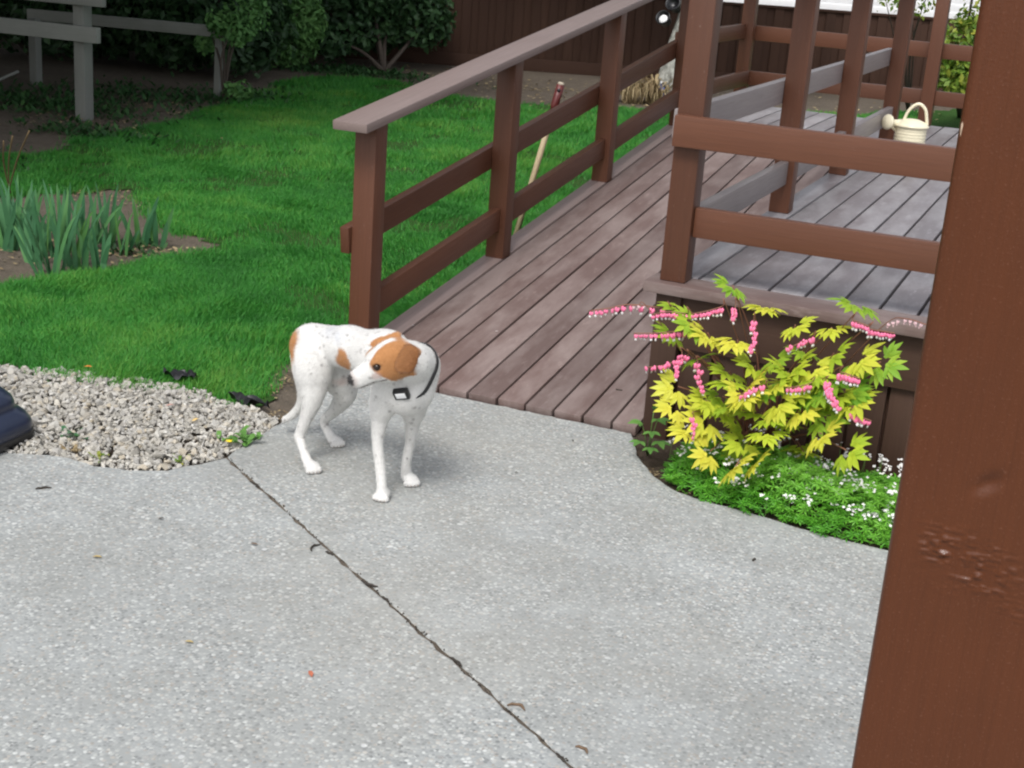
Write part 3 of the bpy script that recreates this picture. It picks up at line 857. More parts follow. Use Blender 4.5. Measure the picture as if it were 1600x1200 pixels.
    tri(f0, f1, hp(-0.020, -0.015, -0.074), 0.0055, 0.010)
    tri(f0, hp(-0.020, -0.015, -0.074), hp(0.014, -0.016, -0.070), 0.005, 0.008)
    cap(f0, 0.008, f1, 0.010, 0.012)
    # near (right) foreleg, straight under the shoulder
    chain([((-1.816, 3.485, 0.328), 0.044), ((-1.828, 3.478, 0.252), 0.0260), ((-1.83, 3.47, 0.173), 0.0160), ((-1.815, 3.464, 0.101), 0.0148), ((-1.8, 3.454, 0.036), 0.0140), ((-1.802, 3.463, 0.022), 0.0160)], 0.018)
    ell((-1.798, 3.458, 0.016), (0.0195, 0.026, 0.0165), None, 0.012)
    # far (left) foreleg
    chain([((-1.753, 3.545, 0.308), 0.042), ((-1.765, 3.565, 0.227), 0.0230), ((-1.777, 3.58, 0.15), 0.0148), ((-1.793, 3.592, 0.076), 0.0134), ((-1.802, 3.615, 0.024), 0.0165)], 0.018)
    ell((-1.782, 3.608, 0.016), (0.024, 0.023, 0.016), None, 0.012)
    # near (right) hind leg: thigh, stifle, hock set back, upright shank
    chain([((-2.144, 3.605, 0.346), 0.058), ((-2.126, 3.59, 0.283), 0.050), ((-2.119, 3.575, 0.222), 0.033), ((-2.135, 3.57, 0.157), 0.0195), ((-2.155, 3.568, 0.094), 0.0145), ((-2.135, 3.556, 0.055), 0.0122), ((-2.11, 3.543, 0.022), 0.0150)], 0.02)
    ell((-2.163, 3.57, 0.092), (0.010, 0.012, 0.014), None, 0.012)
    ell((-2.087, 3.533, 0.016), (0.025, 0.023, 0.0155), None, 0.012)
    # far (left) hind leg
    chain([((-2.125, 3.705, 0.295), 0.056), ((-2.092, 3.715, 0.235), 0.044), ((-2.091, 3.725, 0.194), 0.034), ((-2.146, 3.76, 0.121), 0.0190), ((-2.195, 3.785, 0.072), 0.0145), ((-2.18, 3.785, 0.035), 0.0122), ((-2.161, 3.776, 0.022), 0.0150)], 0.02)
    ell((-2.141, 3.769, 0.015), (0.025, 0.022, 0.0150), None, 0.012)
    # tail hanging down behind, tip swung out to the left
    chain([((-2.25, 3.7, 0.326), 0.022), ((-2.264, 3.735, 0.229), 0.0175), ((-2.264, 3.755, 0.142), 0.0150), ((-2.298, 3.765, 0.079), 0.0145), ((-2.362, 3.76, 0.034), 0.0065)], 0.015)
    # muscle relief: flank fold before the thigh, groove behind the shoulder, a hint of ribs
    cap((-2.035, 3.545, 0.382), 0.006, (-2.053, 3.555, 0.29), 0.008, 0.022, cut)
    cap((-1.846, 3.475, 0.456), 0.003, (-1.863, 3.47, 0.323), 0.006, 0.020, cut)
    ell((-1.808, 3.46, 0.356), (0.036, 0.026, 0.046), None, 0.025)
    # toes: shallow clefts between four toes on each paw
    toes = []
    for (c, d) in (((-1.798, 3.458, 0.016), (0.12, -1)), ((-1.782, 3.608, 0.016), (0.62, -0.78)), ((-2.087, 3.533, 0.016), (0.72, -0.70)), ((-2.141, 3.769, 0.015), (0.75, -0.66))):
        d = Vector((d[0], d[1], 0)).normalized(); s = Vector((-d.y, d.x, 0)); c = Vector(c)
        for k in (-1.5, -0.5, 0.5, 1.5):
            p = c + d * (0.023 - 0.0032 * abs(k)) + s * 0.0108 * k
            ell((p.x, p.y, 0.0108), (0.0094, 0.0112, 0.0112), None, 0.0015)
            toes.append((p + d * 0.0095, d))
    ell(A(0, 0, 0), (0.001, 0.001, 0.001), None, 0.01) if False else None

    # ---- surface nets
    S = F < 0
    inside = S
    n_in = sum(inside[i:nx - 1 + i, j:ny - 1 + j, k:nz - 1 + k].astype(np.int8) for i in (0, 1) for j in (0, 1) for k in (0, 1))
    act = (n_in > 0) & (n_in < 8)
    ci = np.argwhere(act)
    acc = np.zeros((len(ci), 3)); cnt = np.zeros(len(ci))
    corners = [(i, j, k) for i in (0, 1) for j in (0, 1) for k in (0, 1)]
    for a in corners:
        for d in range(3):
            if a[d]: continue
            b = list(a); b[d] = 1
            fa = F[ci[:, 0] + a[0], ci[:, 1] + a[1], ci[:, 2] + a[2]]; fb = F[ci[:, 0] + b[0], ci[:, 1] + b[1], ci[:, 2] + b[2]]
            cr = (fa < 0) != (fb < 0)
            t = np.where(cr, fa / (fa - fb + 1e-12), 0)
            p = np.array(a, float)[None, :].repeat(len(ci), 0); p[:, d] += t
            acc[cr] += p[cr]; cnt[cr] += 1
    V = (ci + acc / cnt[:, None]) * h + lo
    vid = -np.ones(act.shape, np.int64); vid[act] = np.arange(len(ci))
    quads = []
    for d in range(3):
        o1, o2 = (d + 1) % 3, (d + 2) % 3
        sl0 = [slice(1, -1)] * 3; sl0[d] = slice(0, -1)
        A0 = S[tuple(slice(1, n - 1) if i != d else slice(0, n - 1) for i, n in enumerate((nx, ny, nz)))]
        A1 = S[tuple(slice(1, n - 1) if i != d else slice(1, n) for i, n in enumerate((nx, ny, nz)))]
        e = np.argwhere(A0 != A1)
        flip = A0[tuple(e.T)]
        base = e.copy()
        for i in range(3):
            if i != d: base[:, i] += 1
        def cell(da, db):
            q = base.copy(); q[:, o1] += da; q[:, o2] += db
            return vid[tuple(q.T)]
        q = np.stack([cell(-1, -1), cell(0, -1), cell(0, 0), cell(-1, 0)], -1)
        q[~flip] = q[~flip][:, ::-1]
        quads.append(q)
    Q = np.concatenate(quads)
    Q = Q[(Q >= 0).all(1)]
    V[:, 2] = np.maximum(V[:, 2], 0.0012)
    # ---- coat colours (pigment of the hair, plus painted shade at the ear edge)
    white = A(0.70, 0.69, 0.665); tan = A(0.43, 0.20, 0.075); dtan = A(0.15, 0.055, 0.017); pinkc = A(0.62, 0.40, 0.34); black = A(0.015, 0.014, 0.014)
    C = np.tile(white, (len(V), 1))
    def blend(mask, col): C[:] = C * (1 - mask[:, None]) + col * mask[:, None]
    def soft(x, a, b): return np.clip((x - a) / (b - a), 0, 1)
    def nz3(s, sd=0): return vnoise(V[:, 0] + V[:, 2] * 0.7, V[:, 1] - V[:, 2] * 0.6, s, sd)
    def blob(c, r, e=0.25, col=tan, jit=0.15):
        c = A(*c); d = np.sqrt((((V - c) / A(*r)) ** 2).sum(1)) + jit * nz3(45, 5)
        blend(1 - soft(d, 1 - e, 1 + e * 0.3), col)
    blob((-2.214, 3.6, 0.343), (0.047, 0.090, 0.078))
    blob((-2.003, 3.545, 0.364), (0.038, 0.050, 0.043), 0.22, tan * 1.05)
    # pale grey shading of the undercoat on the back and faint ticking
    blob((-2.051, 3.62, 0.428), (0.055, 0.06, 0.028), 0.9, A(0.50, 0.52, 0.56), 0.3)
    r = random.Random(12)
    body_i = np.where((V[:, 2] > 0.05))[0]
    for _ in range(520):
        c = V[body_i[r.randrange(len(body_i))]]
        rad = r.uniform(0.0022, 0.0058)
        d = np.linalg.norm(V - c, axis=1)
        blend(np.clip(1.25 - d / rad, 0, 1) * r.uniform(0.35, 0.8), A(0.17, 0.15, 0.145))
    # head
    L = (V - sk) @ AX.T          # f, u, s
    f_, u_, s_ = L[:, 0], L[:, 1], L[:, 2]
    near = (np.abs(f_ - 0.02) < 0.14) & (np.linalg.norm(V - sk, axis=1) < 0.16)
    head = near & (f_ > -0.062) & (np.abs(s_) < 0.09) & (np.linalg.norm(L / A(0.1, 0.085, 0.095), axis=1) < 1.0)
    wig = 0.006 * nz3(60, 8)
    blaze = 1 - soft(np.abs(s_ + wig * 0.5) - (0.0085 + 0.010 * soft(f_, 0.03, 0.075) + 0.03 * soft(f_, 0.07, 0.085)), 0, 0.004)
    blaze *= soft(u_, -0.012, 0.0) * soft(f_, -0.034, -0.022)
    muz = soft(f_ + wig, 0.066, 0.078)
    chin = np.maximum(soft(1.42 * f_ - 0.084 - u_ + wig, -0.004, 0.005), 1 - soft(u_ + wig, -0.052, -0.044))
    tanm = head.astype(float) * (1 - blaze) * (1 - muz) * (1 - chin) * soft(f_, -0.062, -0.045)
    ear_m = near & (np.abs(s_) > 0.048) & (u_ > -0.062) & (u_ < 0.062) & (f_ > -0.058) & (f_ < 0.03)
    tanm = np.maximum(tanm, ear_m * 1.0)
    top = near & (u_ > 0.030) & (f_ < 0.02) & (np.abs(s_) > 0.010) & (f_ > -0.075)
    tanm = np.maximum(tanm, top * 0.95)
    back = soft(-f_, 0.030, 0.044) * (1 - soft(u_, 0.012, 0.026))      # white ruff behind the cheek
    tanm = tanm * (1 - back * (np.abs(s_) < 0.06))
    E = (V - ec) @ EA.T
    ear_d = np.sqrt((E[:, 0] / 0.040) ** 2 + ((E[:, 1] + 0.006) / 0.050) ** 2)
    earm = (ear_d < 1.0) & (E[:, 2] > -0.0095) & (E[:, 2] < 0.03)
    tanm = np.maximum(tanm, earm * 1.0)
    blend(tanm, tan)
    blend(earm * soft(E[:, 2], -0.009, -0.002) * (0.55 + 0.3 * soft(E[:, 0], -0.02, 0.03)), dtan)
    blend(earm * soft(ear_d, 0.80, 0.95) * (E[:, 0] < 0.012) * 0.55, A(0.16, 0.06, 0.02))  # dark ear edge: crease shade painted into the coat
    blend(near * (1 - soft(np.linalg.norm((L - A(0.066, -0.002, 0.036)) / A(0.020, 0.014, 0.02), axis=1), 0.5, 1.0)) * 0.55, pinkc * 0.8)
    for s in (-1, 1):
        de = np.linalg.norm((L - A(0.056, 0.019, 0.033 * s)) / A(0.0150, 0.0115, 0.015), axis=1)
        blend((1 - soft(de, 0.75, 1.05)) * 0.85, A(0.10, 0.055, 0.04))
    dn_ = np.linalg.norm((L - A(HL + 0.012, 0.001, 0)) / A(0.0185, 0.0165, 0.019), axis=1)
    blend((near & (f_ > HL - 0.016)) * (1 - soft(dn_, 1.0, 1.6)) * 0.5, pinkc * 0.5)
    blend(1 - soft(dn_, 0.92, 1.12), black * 2)
    ml = near & (f_ > 0.045) & (np.abs(u_ + 0.0245) < 0.0035) & (np.abs(s_) > 0.012)
    blend(ml * 0.75, A(0.10, 0.07, 0.06))
    # thin-haired pink skin on the belly between the legs
    blob((-2.044, 3.63, 0.261), (0.05, 0.05, 0.022), 0.6, A(0.60, 0.45, 0.40), 0.2)
    t = NT('dog_coat')
    at = t.n('Attribute', attribute_name='coat')
    vv = t.coords('Object')
    hair = t.noise(t.coords('Object', (1, 1, 0.35)), 260, 4, 0.7, 0.6)
    soft_ = t.noise(vv, 30, 4)
    c = t.mix(t.ramp(hair, [(0.3, 0.22), (0.7, 0)]), at.outputs['Color'], (0.45, 0.40, 0.35))
    c = t.mix(1.0, at.outputs['Color'], t.ramp(hair, [(0.25, 0.80), (0.7, 1.0)]), 'MULTIPLY')
    nm = t.bump(hair, 0.35, 0.0025); nm = t.bump(soft_, 0.25, 0.006, nm)
    m = t.set(c, 0.75, nm, Specular_IOR_Level=0.2, Sheen_Weight=0.25, Sheen_Roughness=0.5)
    org = A(*(-1.945, 3.572, 0))
    org[2] = 0
    me = np_mesh('dog_body', V - org, Q, [m], True, None, {'coat': C})
    o = link('dog', me, None, Matrix.Translation(org))
    tag(o, 'white dog with tan patches standing on the patio and looking back', 'dog')
    sm = o.modifiers.new('smooth', 'SMOOTH'); sm.factor = 0.5; sm.iterations = 3
    # short coat: fine hairs lying along the body
    e1v = V[Q[:, 1]] - V[Q[:, 0]]; e2v = V[Q[:, 2]] - V[Q[:, 0]]
    fnv = np.cross(e1v, e2v)
    VN = np.zeros_like(V)
    for j in range(4): np.add.at(VN, Q[:, j], fnv)
    VN /= np.linalg.norm(VN, axis=1)[:, None] + 1e-9
    rh = np.random.default_rng(99)
    pick = rh.integers(0, len(V), 110000)
    pick = pick[V[pick, 2] > 0.012]
    P = V[pick] + rh.normal(0, 0.0014, (len(pick), 3)); Nn = VN[pick]
    flow = np.tile(A(-0.85, 0.25, -0.45), (len(pick), 1))
    lowz = np.clip((0.27 - P[:, 2]) / 0.06, 0, 1)[:, None]
    flow = flow * (1 - lowz) + A(0.0, 0.0, -1.0) * lowz
    hd = np.clip(1.4 - np.linalg.norm(P - sk - a_ * 0.03, axis=1) / 0.085, 0, 1)[:, None]
    flow = flow * (1 - hd) + (-a_ - up_ * 0.25) * hd
    flow += rh.normal(0, 0.22, flow.shape)
    flow -= Nn * (flow * Nn).sum(1)[:, None]
    flow /= np.linalg.norm(flow, axis=1)[:, None] + 1e-9
    L_ = rh.uniform(0.005, 0.0105, len(pick)) * np.where(hd[:, 0] > 0.3, 0.6, 1.0) * np.where(P[:, 2] < 0.12, 0.65, 1.0)
    tip = P + (flow + Nn * rh.uniform(0.06, 0.24, len(pick))[:, None]) * L_[:, None]
    sdv = np.cross(flow, Nn) * 0.0006
    root = P - Nn * 0.0012
    HV = np.stack([root - sdv, root + sdv, tip], 1).reshape(-1, 3)
    hc = np.repeat(np.clip(C[pick] * rh.uniform(0.82, 1.10, len(pick))[:, None], 0, 0.86), 3, 0)
    th = NT('dog_hair'); ah = th.n('Attribute', attribute_name='coat')
    hm = th.set(ah.outputs['Color'], 0.6, None, Specular_IOR_Level=0.2)
    fur = link('fur', np_mesh('fur', HV - org, np.arange(len(HV)).reshape(-1, 3), [hm], False, None, {'coat': hc}), o, Matrix.Translation(org))
    fur['kind'] = 'stuff'
    # eyes
    em = NT('dog_eye').set((0.02, 0.011, 0.007), 0.06)
    for s in (1, -1):
        bm = bmesh.new(); bmesh.ops.create_uvsphere(bm, u_segments=16, v_segments=10, radius=0.0095)
        link('eye', bm_mesh('eye', bm, [em], True), o, Matrix.Translation(hp(0.054, 0.0195, 0.0310 * s)))
    cm = NT('dog_claw').set((0.30, 0.24, 0.20), 0.4)
    for p, d in toes:
        bm = bmesh.new(); bmesh.ops.create_cone(bm, cap_ends=True, segments=6, radius1=0.0026, radius2=0.0006, depth=0.009)
        q = Vector((d.x, d.y, -0.55)).normalized().to_track_quat('Z', 'Y').to_matrix().to_4x4()
        link('claw', bm_mesh('claw', bm, [cm], True), o, Matrix.Translation((p.x, p.y, 0.008)) @ q)
    # collar and the black receiver box with a pale face
    def ring():
        c0 = A(*(-1.733, 3.505, 0.401))
        n_ = A(*(-1.748, 3.44, 0.447)) - A(*(-1.746, 3.54, 0.384)); n_[2] += 0.012; n_ /= np.linalg.norm(n_)
        e1_ = np.cross(n_, A(0, 0, 1)); e1_ /= np.linalg.norm(e1_); e2_ = np.cross(n_, e1_)
        return c0, n_, e1_, e2_
    c0, n_, e1_, e2_ = ring()
    # shrink-wrap the band: walk outwards from the neck axis until the field turns positive
    def sample(p):
        q = (p - lo) / h; i = np.clip(q.astype(int), 0, [nx - 2, ny - 2, nz - 2]); return F[i[0], i[1], i[2]]
    rads = []
    NSEG = 48
    for k in range(NSEG):
        an = 2 * math.pi * k / NSEG; d = e1_ * math.cos(an) + e2_ * math.sin(an)
        rr_ = 0.03
        while rr_ < 0.088 and sample(c0 + d * rr_) < 0.0: rr_ += 0.001
        rads.append(rr_)
    rads = np.array(rads)
    for _ in range(6): rads = (np.roll(rads, 1) + rads * 2 + np.roll(rads, -1)) / 4
    rv = []; rf_ = []
    for k in range(NSEG):
        an = 2 * math.pi * k / NSEG; d = e1_ * math.cos(an) + e2_ * math.sin(an)
        for (o_, w_) in ((-0.001, -0.0070), (0.0030, -0.0070), (0.0030, 0.0070), (-0.001, 0.0070)):
            rv.append(c0 + d * (rads[k] + o_) + n_ * w_)
        for j in range(4):
            a0 = k * 4 + j; a1 = k * 4 + (j + 1) % 4; b0 = ((k + 1) % NSEG) * 4 + j; b1 = ((k + 1) % NSEG) * 4 + (j + 1) % 4
            rf_.append((a0, a1, b1, b0))
    web = plain('black_webbing', (0.018, 0.018, 0.02), 0.7, 0.3, 200, 0.5)
    co = link('collar', np_mesh('collar', np.array(rv) - c0, np.array(rf_), [web], False), o, Matrix.Translation(c0))
    co['label'] = 'black collar with small receiver box'
    # the box hangs at the lowest visible point in front
    bx = A(*(-1.731, 3.408, 0.341))
    best = min(range(NSEG), key=lambda k: np.linalg.norm(c0 + (e1_ * math.cos(2 * math.pi * k / NSEG) + e2_ * math.sin(2 * math.pi * k / NSEG)) * rads[k] - bx))
    d = e1_ * math.cos(2 * math.pi * best / NSEG) + e2_ * math.sin(2 * math.pi * best / NSEG)
    cv = A(0, 0, 1.35) - bx; cv /= np.linalg.norm(cv)
    d = d * 0.45 + cv * 0.55 - A(0, 0, 0.25); d /= np.linalg.norm(d)
    pc = bx.copy()
    while sample(pc) > 0.004: pc = pc - d * 0.001
    while sample(pc) < 0.004: pc = pc + d * 0.001
    pc = pc + d * 0.004
    zx = Vector(d); xx = Vector(np.cross(n_, d)).normalized(); yy = zx.cross(xx).normalized()
    W = Matrix(((xx.x, yy.x, zx.x, pc[0]), (xx.y, yy.y, zx.y, pc[1]), (xx.z, yy.z, zx.z, pc[2]), (0, 0, 0, 1)))
    bmt = NT('black_plastic').set((0.012, 0.012, 0.013), 0.3)
    b1 = link('receiver_box', box_mesh(0.046, 0.034, 0.020, 0.005, bmt), co, W)
    wmt = NT('white_plastic').set((0.85, 0.85, 0.85), 0.3)
    link('box_face', box_mesh(0.030, 0.020, 0.004, 0.0015, wmt), co, W @ Matrix.Translation((0, 0.002, 0.0095)))
build_dog()

# ================================================================== GRAVEL BED
grav_poly = [(-4.6, 3.06), (-3.4, 3.10), (-2.95, 3.15), (-2.79, 3.222), (-2.658, 3.215), (-2.557, 3.244), (-2.46, 3.302), (-2.405, 3.41), (-2.385, 3.53),
             (-2.392, 3.68), (-2.402, 3.80), (-2.44, 3.90), (-2.56, 3.92), (-2.70, 3.94), (-2.846, 3.985), (-2.997, 3.965), (-3.141, 3.93), (-3.297, 3.905), (-3.414, 3.84), (-3.55, 3.80), (-4.6, 3.5)]
t = NT('crushed_limestone'); vv = t.coords('Object')
oi = t.n('ObjectInfo'); at = t.n('Attribute', attribute_name='tint')
sel = t.math('FRACT', t.math('ADD', oi.outputs['Random'], at.outputs['Fac']))
c = t.ramp(sel, [(0.0, (0.24, 0.23, 0.205)), (0.2, (0.37, 0.355, 0.315)), (0.45, (0.47, 0.45, 0.40)), (0.65, (0.38, 0.37, 0.345)), (0.8, (0.58, 0.565, 0.52)), (0.93, (0.44, 0.385, 0.29)), (1.0, (0.30, 0.295, 0.28))])
nz = t.noise(vv, 90, 5, 0.65)
c = t.mix(t.ramp(nz, [(0.35, 0.45), (0.6, 0)]), c, (0.25, 0.22, 0.19))
M['stone'] = t.set(c, 0.85, t.bump(nz, 0.5, 0.004), Specular_IOR_Level=0.3)
stone_me = []
for k in range(14):
    r = random.Random(100 + k)
    bm = bmesh.new()
    for _ in range(13):
        v = Vector((r.gauss(0, 1), r.gauss(0, 1), r.gauss(0, 1))).normalized() * r.uniform(0.8, 1.05)
        bm.verts.new((v.x * 1.0, v.y * r.uniform(0.7, 0.8), v.z * 0.58))
    res = bmesh.ops.convex_hull(bm, input=list(bm.verts))
    bmesh.ops.delete(bm, geom=[e for e in res['geom_interior'] if isinstance(e, bmesh.types.BMVert)], context='VERTS')
    bmesh.ops.triangulate(bm, faces=list(bm.faces))
    me = bm_mesh('stone', bm, [M['stone']])
    a = me.attributes.new('tint', 'FLOAT', 'POINT'); a.data.foreach_set('value', np.zeros(len(me.vertices), np.float32))
    stone_me.append(me)
gb = bpy.data.objects.new('gravel_bed', None); COL.objects.link(gb); place(gb, Matrix.Translation((-2.9, 3.55, 0)))
tag(gb, 'bed of pale crushed stone between the lawn and the patio', kind='structure')
bp = slab_mesh('gravel_base', grav_poly, M['bed_soil'], -0.018, 0.05, 0.2, 0.01, 0.004, 9)
link('gravel_base', bp, gb)
stones = []
r = random.Random(77)
cand = []
while len(cand) < 7600:
    x, y = r.uniform(-4.2, -2.37), r.uniform(3.08, 4.02)
    if in_poly(np.array([x]), np.array([y]), grav_poly)[0] and x > -1.06 * y: cand.append((x, y))
sv = [np.array([tuple(v.co) for v in me.vertices]) for me in stone_me]
sf = [np.array([tuple(p.vertices) for p in me.polygons]) for me in stone_me]
def edge_d(x, y):
    return min((Vector((x, y, 0)) - (lambda a, b: a + (b - a) * max(0, min(1, (Vector((x, y, 0)) - a).dot(b - a) / max(1e-9, (b - a).length_squared))))(Vector((*grav_poly[i], 0)), Vector((*grav_poly[(i + 1) % len(grav_poly)], 0)))).length for i in range(len(grav_poly)))
ga = Acc()
specs = []
for (x, y) in cand:
    s = min(0.026, max(0.006, r.lognormvariate(math.log(0.0102), 0.40)))
    z = -0.012 + r.uniform(0, 0.016) + min(edge_d(x, y), 0.25) * 0.07
    specs.append((s, x, y, z, r.randrange(14), Euler((r.gauss(0, 0.5), r.gauss(0, 0.5), r.uniform(0, 6.28)))))
specs.sort(key=lambda q: -(q[0] * (1.0 if -3.55 < q[1] else 0.2) + q[3] * 0.15))
for k, (s, x, y, z, mi, eu) in enumerate(specs):
    W = Matrix.Translation((x, y, z)) @ eu.to_matrix().to_4x4() @ Matrix.Scale(s, 4)
    if k < 300: link('stone', stone_me[mi], gb, W)
    else:
        Wn = np.array(W)
        ga.add(sv[mi] @ Wn[:3, :3].T + Wn[:3, 3], None, sf[mi], 0, r.random())
tag(link('small_stones', ga.mesh('small_stones', [M['stone']]), gb), kind='stuff')

# ================================================================== PLANT HELPERS
def leaf_strip(path, widths, normal, fold=0.0, tint=0.5):
    """a pointed leaf along a path: centre line + two edges, folded along the midrib"""
    P = [Vector(p) for p in path]; n = len(P); N = Vector(normal)
    v = []
    for i, p in enumerate(P):
        tdir = (P[min(i + 1, n - 1)] - P[max(i - 1, 0)]).normalized()
        s = tdir.cross(N)
        if s.length < 1e-4: s = tdir.cross(Vector((1, 0, 0)))
        s.normalize(); nn = s.cross(tdir)
        v += [p - s * widths[i] + nn * fold * widths[i], p, p + s * widths[i] + nn * fold * widths[i]]
    q = []
    for i in range(n - 1):
        a = 3 * i
        q += [(a, a + 1, a + 4, a + 3), (a + 1, a + 2, a + 5, a + 4)]
    return [tuple(x) for x in v], q

# ------------------------------------------------------------------ golden bleeding heart
def lobed_spray(acc, c, out, nrm, size, tint, r):
    """compound leaf: three leaflets, each cut into pointed fingers"""
    out = Vector(out).normalized(); nrm = Vector(nrm); nrm = (nrm - out * nrm.dot(out)).normalized(); side = out.cross(nrm)
    c = Vector(c)
    for la, ll, nf in ((0, 1.0, 6), (1.2, 0.85, 5), (-1.2, 0.85, 5)):
        la += r.uniform(-0.15, 0.15)
        ld = out * math.cos(la) + side * math.sin(la)
        ls = nrm.cross(ld)
        base = c + ld * size * 0.17 * ll
        dr = r.uniform(-0.25, 0.05)
        for k in range(nf):
            fa = (k - (nf - 1) / 2) * 0.52 + r.uniform(-0.12, 0.12)
            fd_ = (ld * math.cos(fa) - ls * math.sin(fa) + nrm * (dr + r.uniform(-0.12, 0.12))).normalized()
            L = size * 0.45 * ll * (1.0 - 0.12 * abs(k - (nf - 1) / 2)) * r.uniform(0.9, 1.1)
            p0 = base - fd_ * L * 0.12
            droop = nrm * (-0.06 * L)
            path = [p0, p0 + fd_ * L * 0.35, p0 + fd_ * L * 0.70 + droop * 0.5, p0 + fd_ * L + droop * 1.4]
            w = L * 0.14
            v, q = leaf_strip(path, [w * 0.55, w * 1.0, w * 0.85, w * 0.04], nrm, 0.25)
            acc.add(v, q, None, 0, min(1, max(0, tint + r.uniform(-0.1, 0.1))))

bh = thing('bleeding_heart', (-0.928, 4.566, 0), 'yellow leaved bleeding heart plant with pink hanging flowers before the deck', 'plant')
BASE = Vector((-0.928, 4.566, 0)); BASE.z = -0.01
r = random.Random(31)
# leaf positions (x, y, z), tint 0 green .. 1 yellow, size
LV = [((-1.031, 4.33, 0.609), .12, .155), ((-1.179, 4.28, 0.518), .35, .15), ((-0.909, 4.3, 0.565), .75, .165), ((-0.802, 4.26, 0.534), .8, .13), ((-0.688, 4.25, 0.548), .85, .15), ((-0.628, 4.27, 0.628), .3, .17),
      ((-1.066, 4.22, 0.471), .9, .18), ((-0.964, 4.2, 0.469), .95, .16), ((-1.191, 4.25, 0.441), .25, .14), ((-1.108, 4.2, 0.5), .4, .15), ((-0.902, 4.22, 0.391), .5, .17), ((-0.778, 4.2, 0.414), .65, .18), ((-0.769, 4.27, 0.454), .3, .15), ((-0.666, 4.22, 0.477), .3, .17),
      ((-0.587, 4.18, 0.486), .7, .16), ((-0.519, 4.18, 0.487), .15, .16), ((-1.12, 4.14, 0.302), .9, .15), ((-1.11, 4.1, 0.247), .95, .15), ((-1.005, 4.1, 0.228), .9, .17), ((-0.888, 4.1, 0.33), .85, .16), ((-0.797, 4.12, 0.321), .75, .17),
      ((-0.852, 4.17, 0.26), .35, .15), ((-0.644, 4.08, 0.261), .9, .17), ((-1.048, 4.07, 0.192), .95, .15), ((-0.973, 4.06, 0.14), .9, .16), ((-0.88, 4.03, 0.121), .95, .16), ((-0.823, 4.05, 0.14), .9, .15), ((-0.753, 4.17, 0.35), .5, .16), ((-0.588, 4.16, 0.385), .15, .16),
      ((-0.677, 4.2, 0.402), .4, .16), ((-0.986, 4.24, 0.353), .45, .16), ((-0.857, 4.28, 0.41), .2, .15), ((-0.698, 4.16, 0.305), .3, .14), ((-0.987, 4.2, 0.278), .4, .15), ((-0.78, 4.18, 0.24), .25, .14), ((-0.894, 4.14, 0.164), .5, .14), ((-1.094, 4.24, 0.375), .3, .14),
      ((-0.811, 4.15, 0.369), .8, .15), ((-0.715, 4.17, 0.434), .75, .15), ((-0.621, 4.2, 0.423), .5, .14)]
_r2 = random.Random(66)
for _ in range(22):
    u_ = _r2.uniform(-1, 1); w_ = _r2.uniform(0.28, 1)
    LV.append(((-0.80 + u_ * 0.26 * math.sqrt(1 - (w_ - 0.45) ** 2), 4.06 + 0.12 * w_ + _r2.uniform(-.03, .03), 0.08 + 0.34 * w_), _r2.choice((.15, .3, .5, .75, .95)), _r2.uniform(.14, .18)))
for _ in range(20):
    LV.append(((_r2.uniform(-1.02, -0.62), _r2.uniform(4.20, 4.33), _r2.uniform(0.10, 0.36)), _r2.choice((.1, .25, .45, .7)), _r2.uniform(.12, .16)))
LV = [q for q in LV if not (q[0][2] < 0.2 and q[0][0] > -0.66)]
for (p, ti, sz) in LV:
    p = Vector(p)
    out = Vector((p.x - BASE.x, (p.y - BASE.y) * 0.6 - 0.22, 0.02)) + Vector((r.gauss(0, 0.12), r.gauss(0, 0.08), r.gauss(0, 0.05)))
    nrm = Vector((r.gauss(0, 0.28), -0.95 + r.gauss(0, 0.25), 0.62))
    ac = Acc()
    lobed_spray(ac, (0, 0, 0), out, nrm, sz * r.uniform(0.98, 1.22), ti + r.uniform(-0.15, 0.1), r)
    link('leaf', ac.mesh('leaf', [M['gold_leaf']], True), bh, Matrix.Translation(p))
# stems: arching from the crown, one to every second leaf
for i, (p, ti, sz) in enumerate(LV):
    if i % 3 == 2: continue
    p = Vector(p); b = BASE + Vector((r.gauss(0, 0.035), r.gauss(0, 0.03), 0))
    mid = b.lerp(p, 0.5) + Vector((r.gauss(0, 0.02), 0.02, 0.05))
    tube('stem', catmull([b, mid, p], 5), [0.0035] * 5 + [0.0022] * 6, M['stem'], bh, 5)
# flowers: a heart of two pouched petals with a white drop below
def heart_mesh():
    ac = Acc()
    for s in (-1, 1):
        bm = bmesh.new(); bmesh.ops.create_icosphere(bm, subdivisions=1, radius=1)
        v = []
        for q in bm.verts:
            x, y, z = q.co
            zz = z * 0.0105
            w = 0.0062 * (1.0 if z > 0 else 1.0 + z * 0.55)
            v.append((x * w + s * 0.0046 * (1 if z > -0.3 else 0.55), y * 0.0052, zz))
        f = [tuple(p.index for p in fc.verts) for fc in bm.faces]
        bm.free(); ac.add(v, None, f, 0)
    for s in (-1, 1):
        ac.add([(0, 0.002, -0.006), (s * 0.0035, 0, -0.010), (s * 0.0045, 0, -0.016), (s * 0.001, 0, -0.0165), (0, -0.0025, -0.011)], None, [(0, 1, 4), (1, 2, 4), (2, 3, 4), (3, 0, 4)], 1)
    ac.add([(-0.0018, 0.0018, -0.008), (0.0018, 0.0018, -0.008), (0.0018, -0.0018, -0.008), (-0.0018, -0.0018, -0.008), (-0.0016, 0, -0.019), (0.0016, 0, -0.019)],
           [(0, 1, 5, 4), (2, 3, 4, 5)], [(1, 2, 5), (3, 0, 4)], 1)
    return ac.mesh('blossom', [M['pink'], M['white_petal']], True)
HEART = heart_mesh()
M['bud'] = plain('pale_bud', (0.62, 0.42, 0.44), 0.5, 0.2, 60)
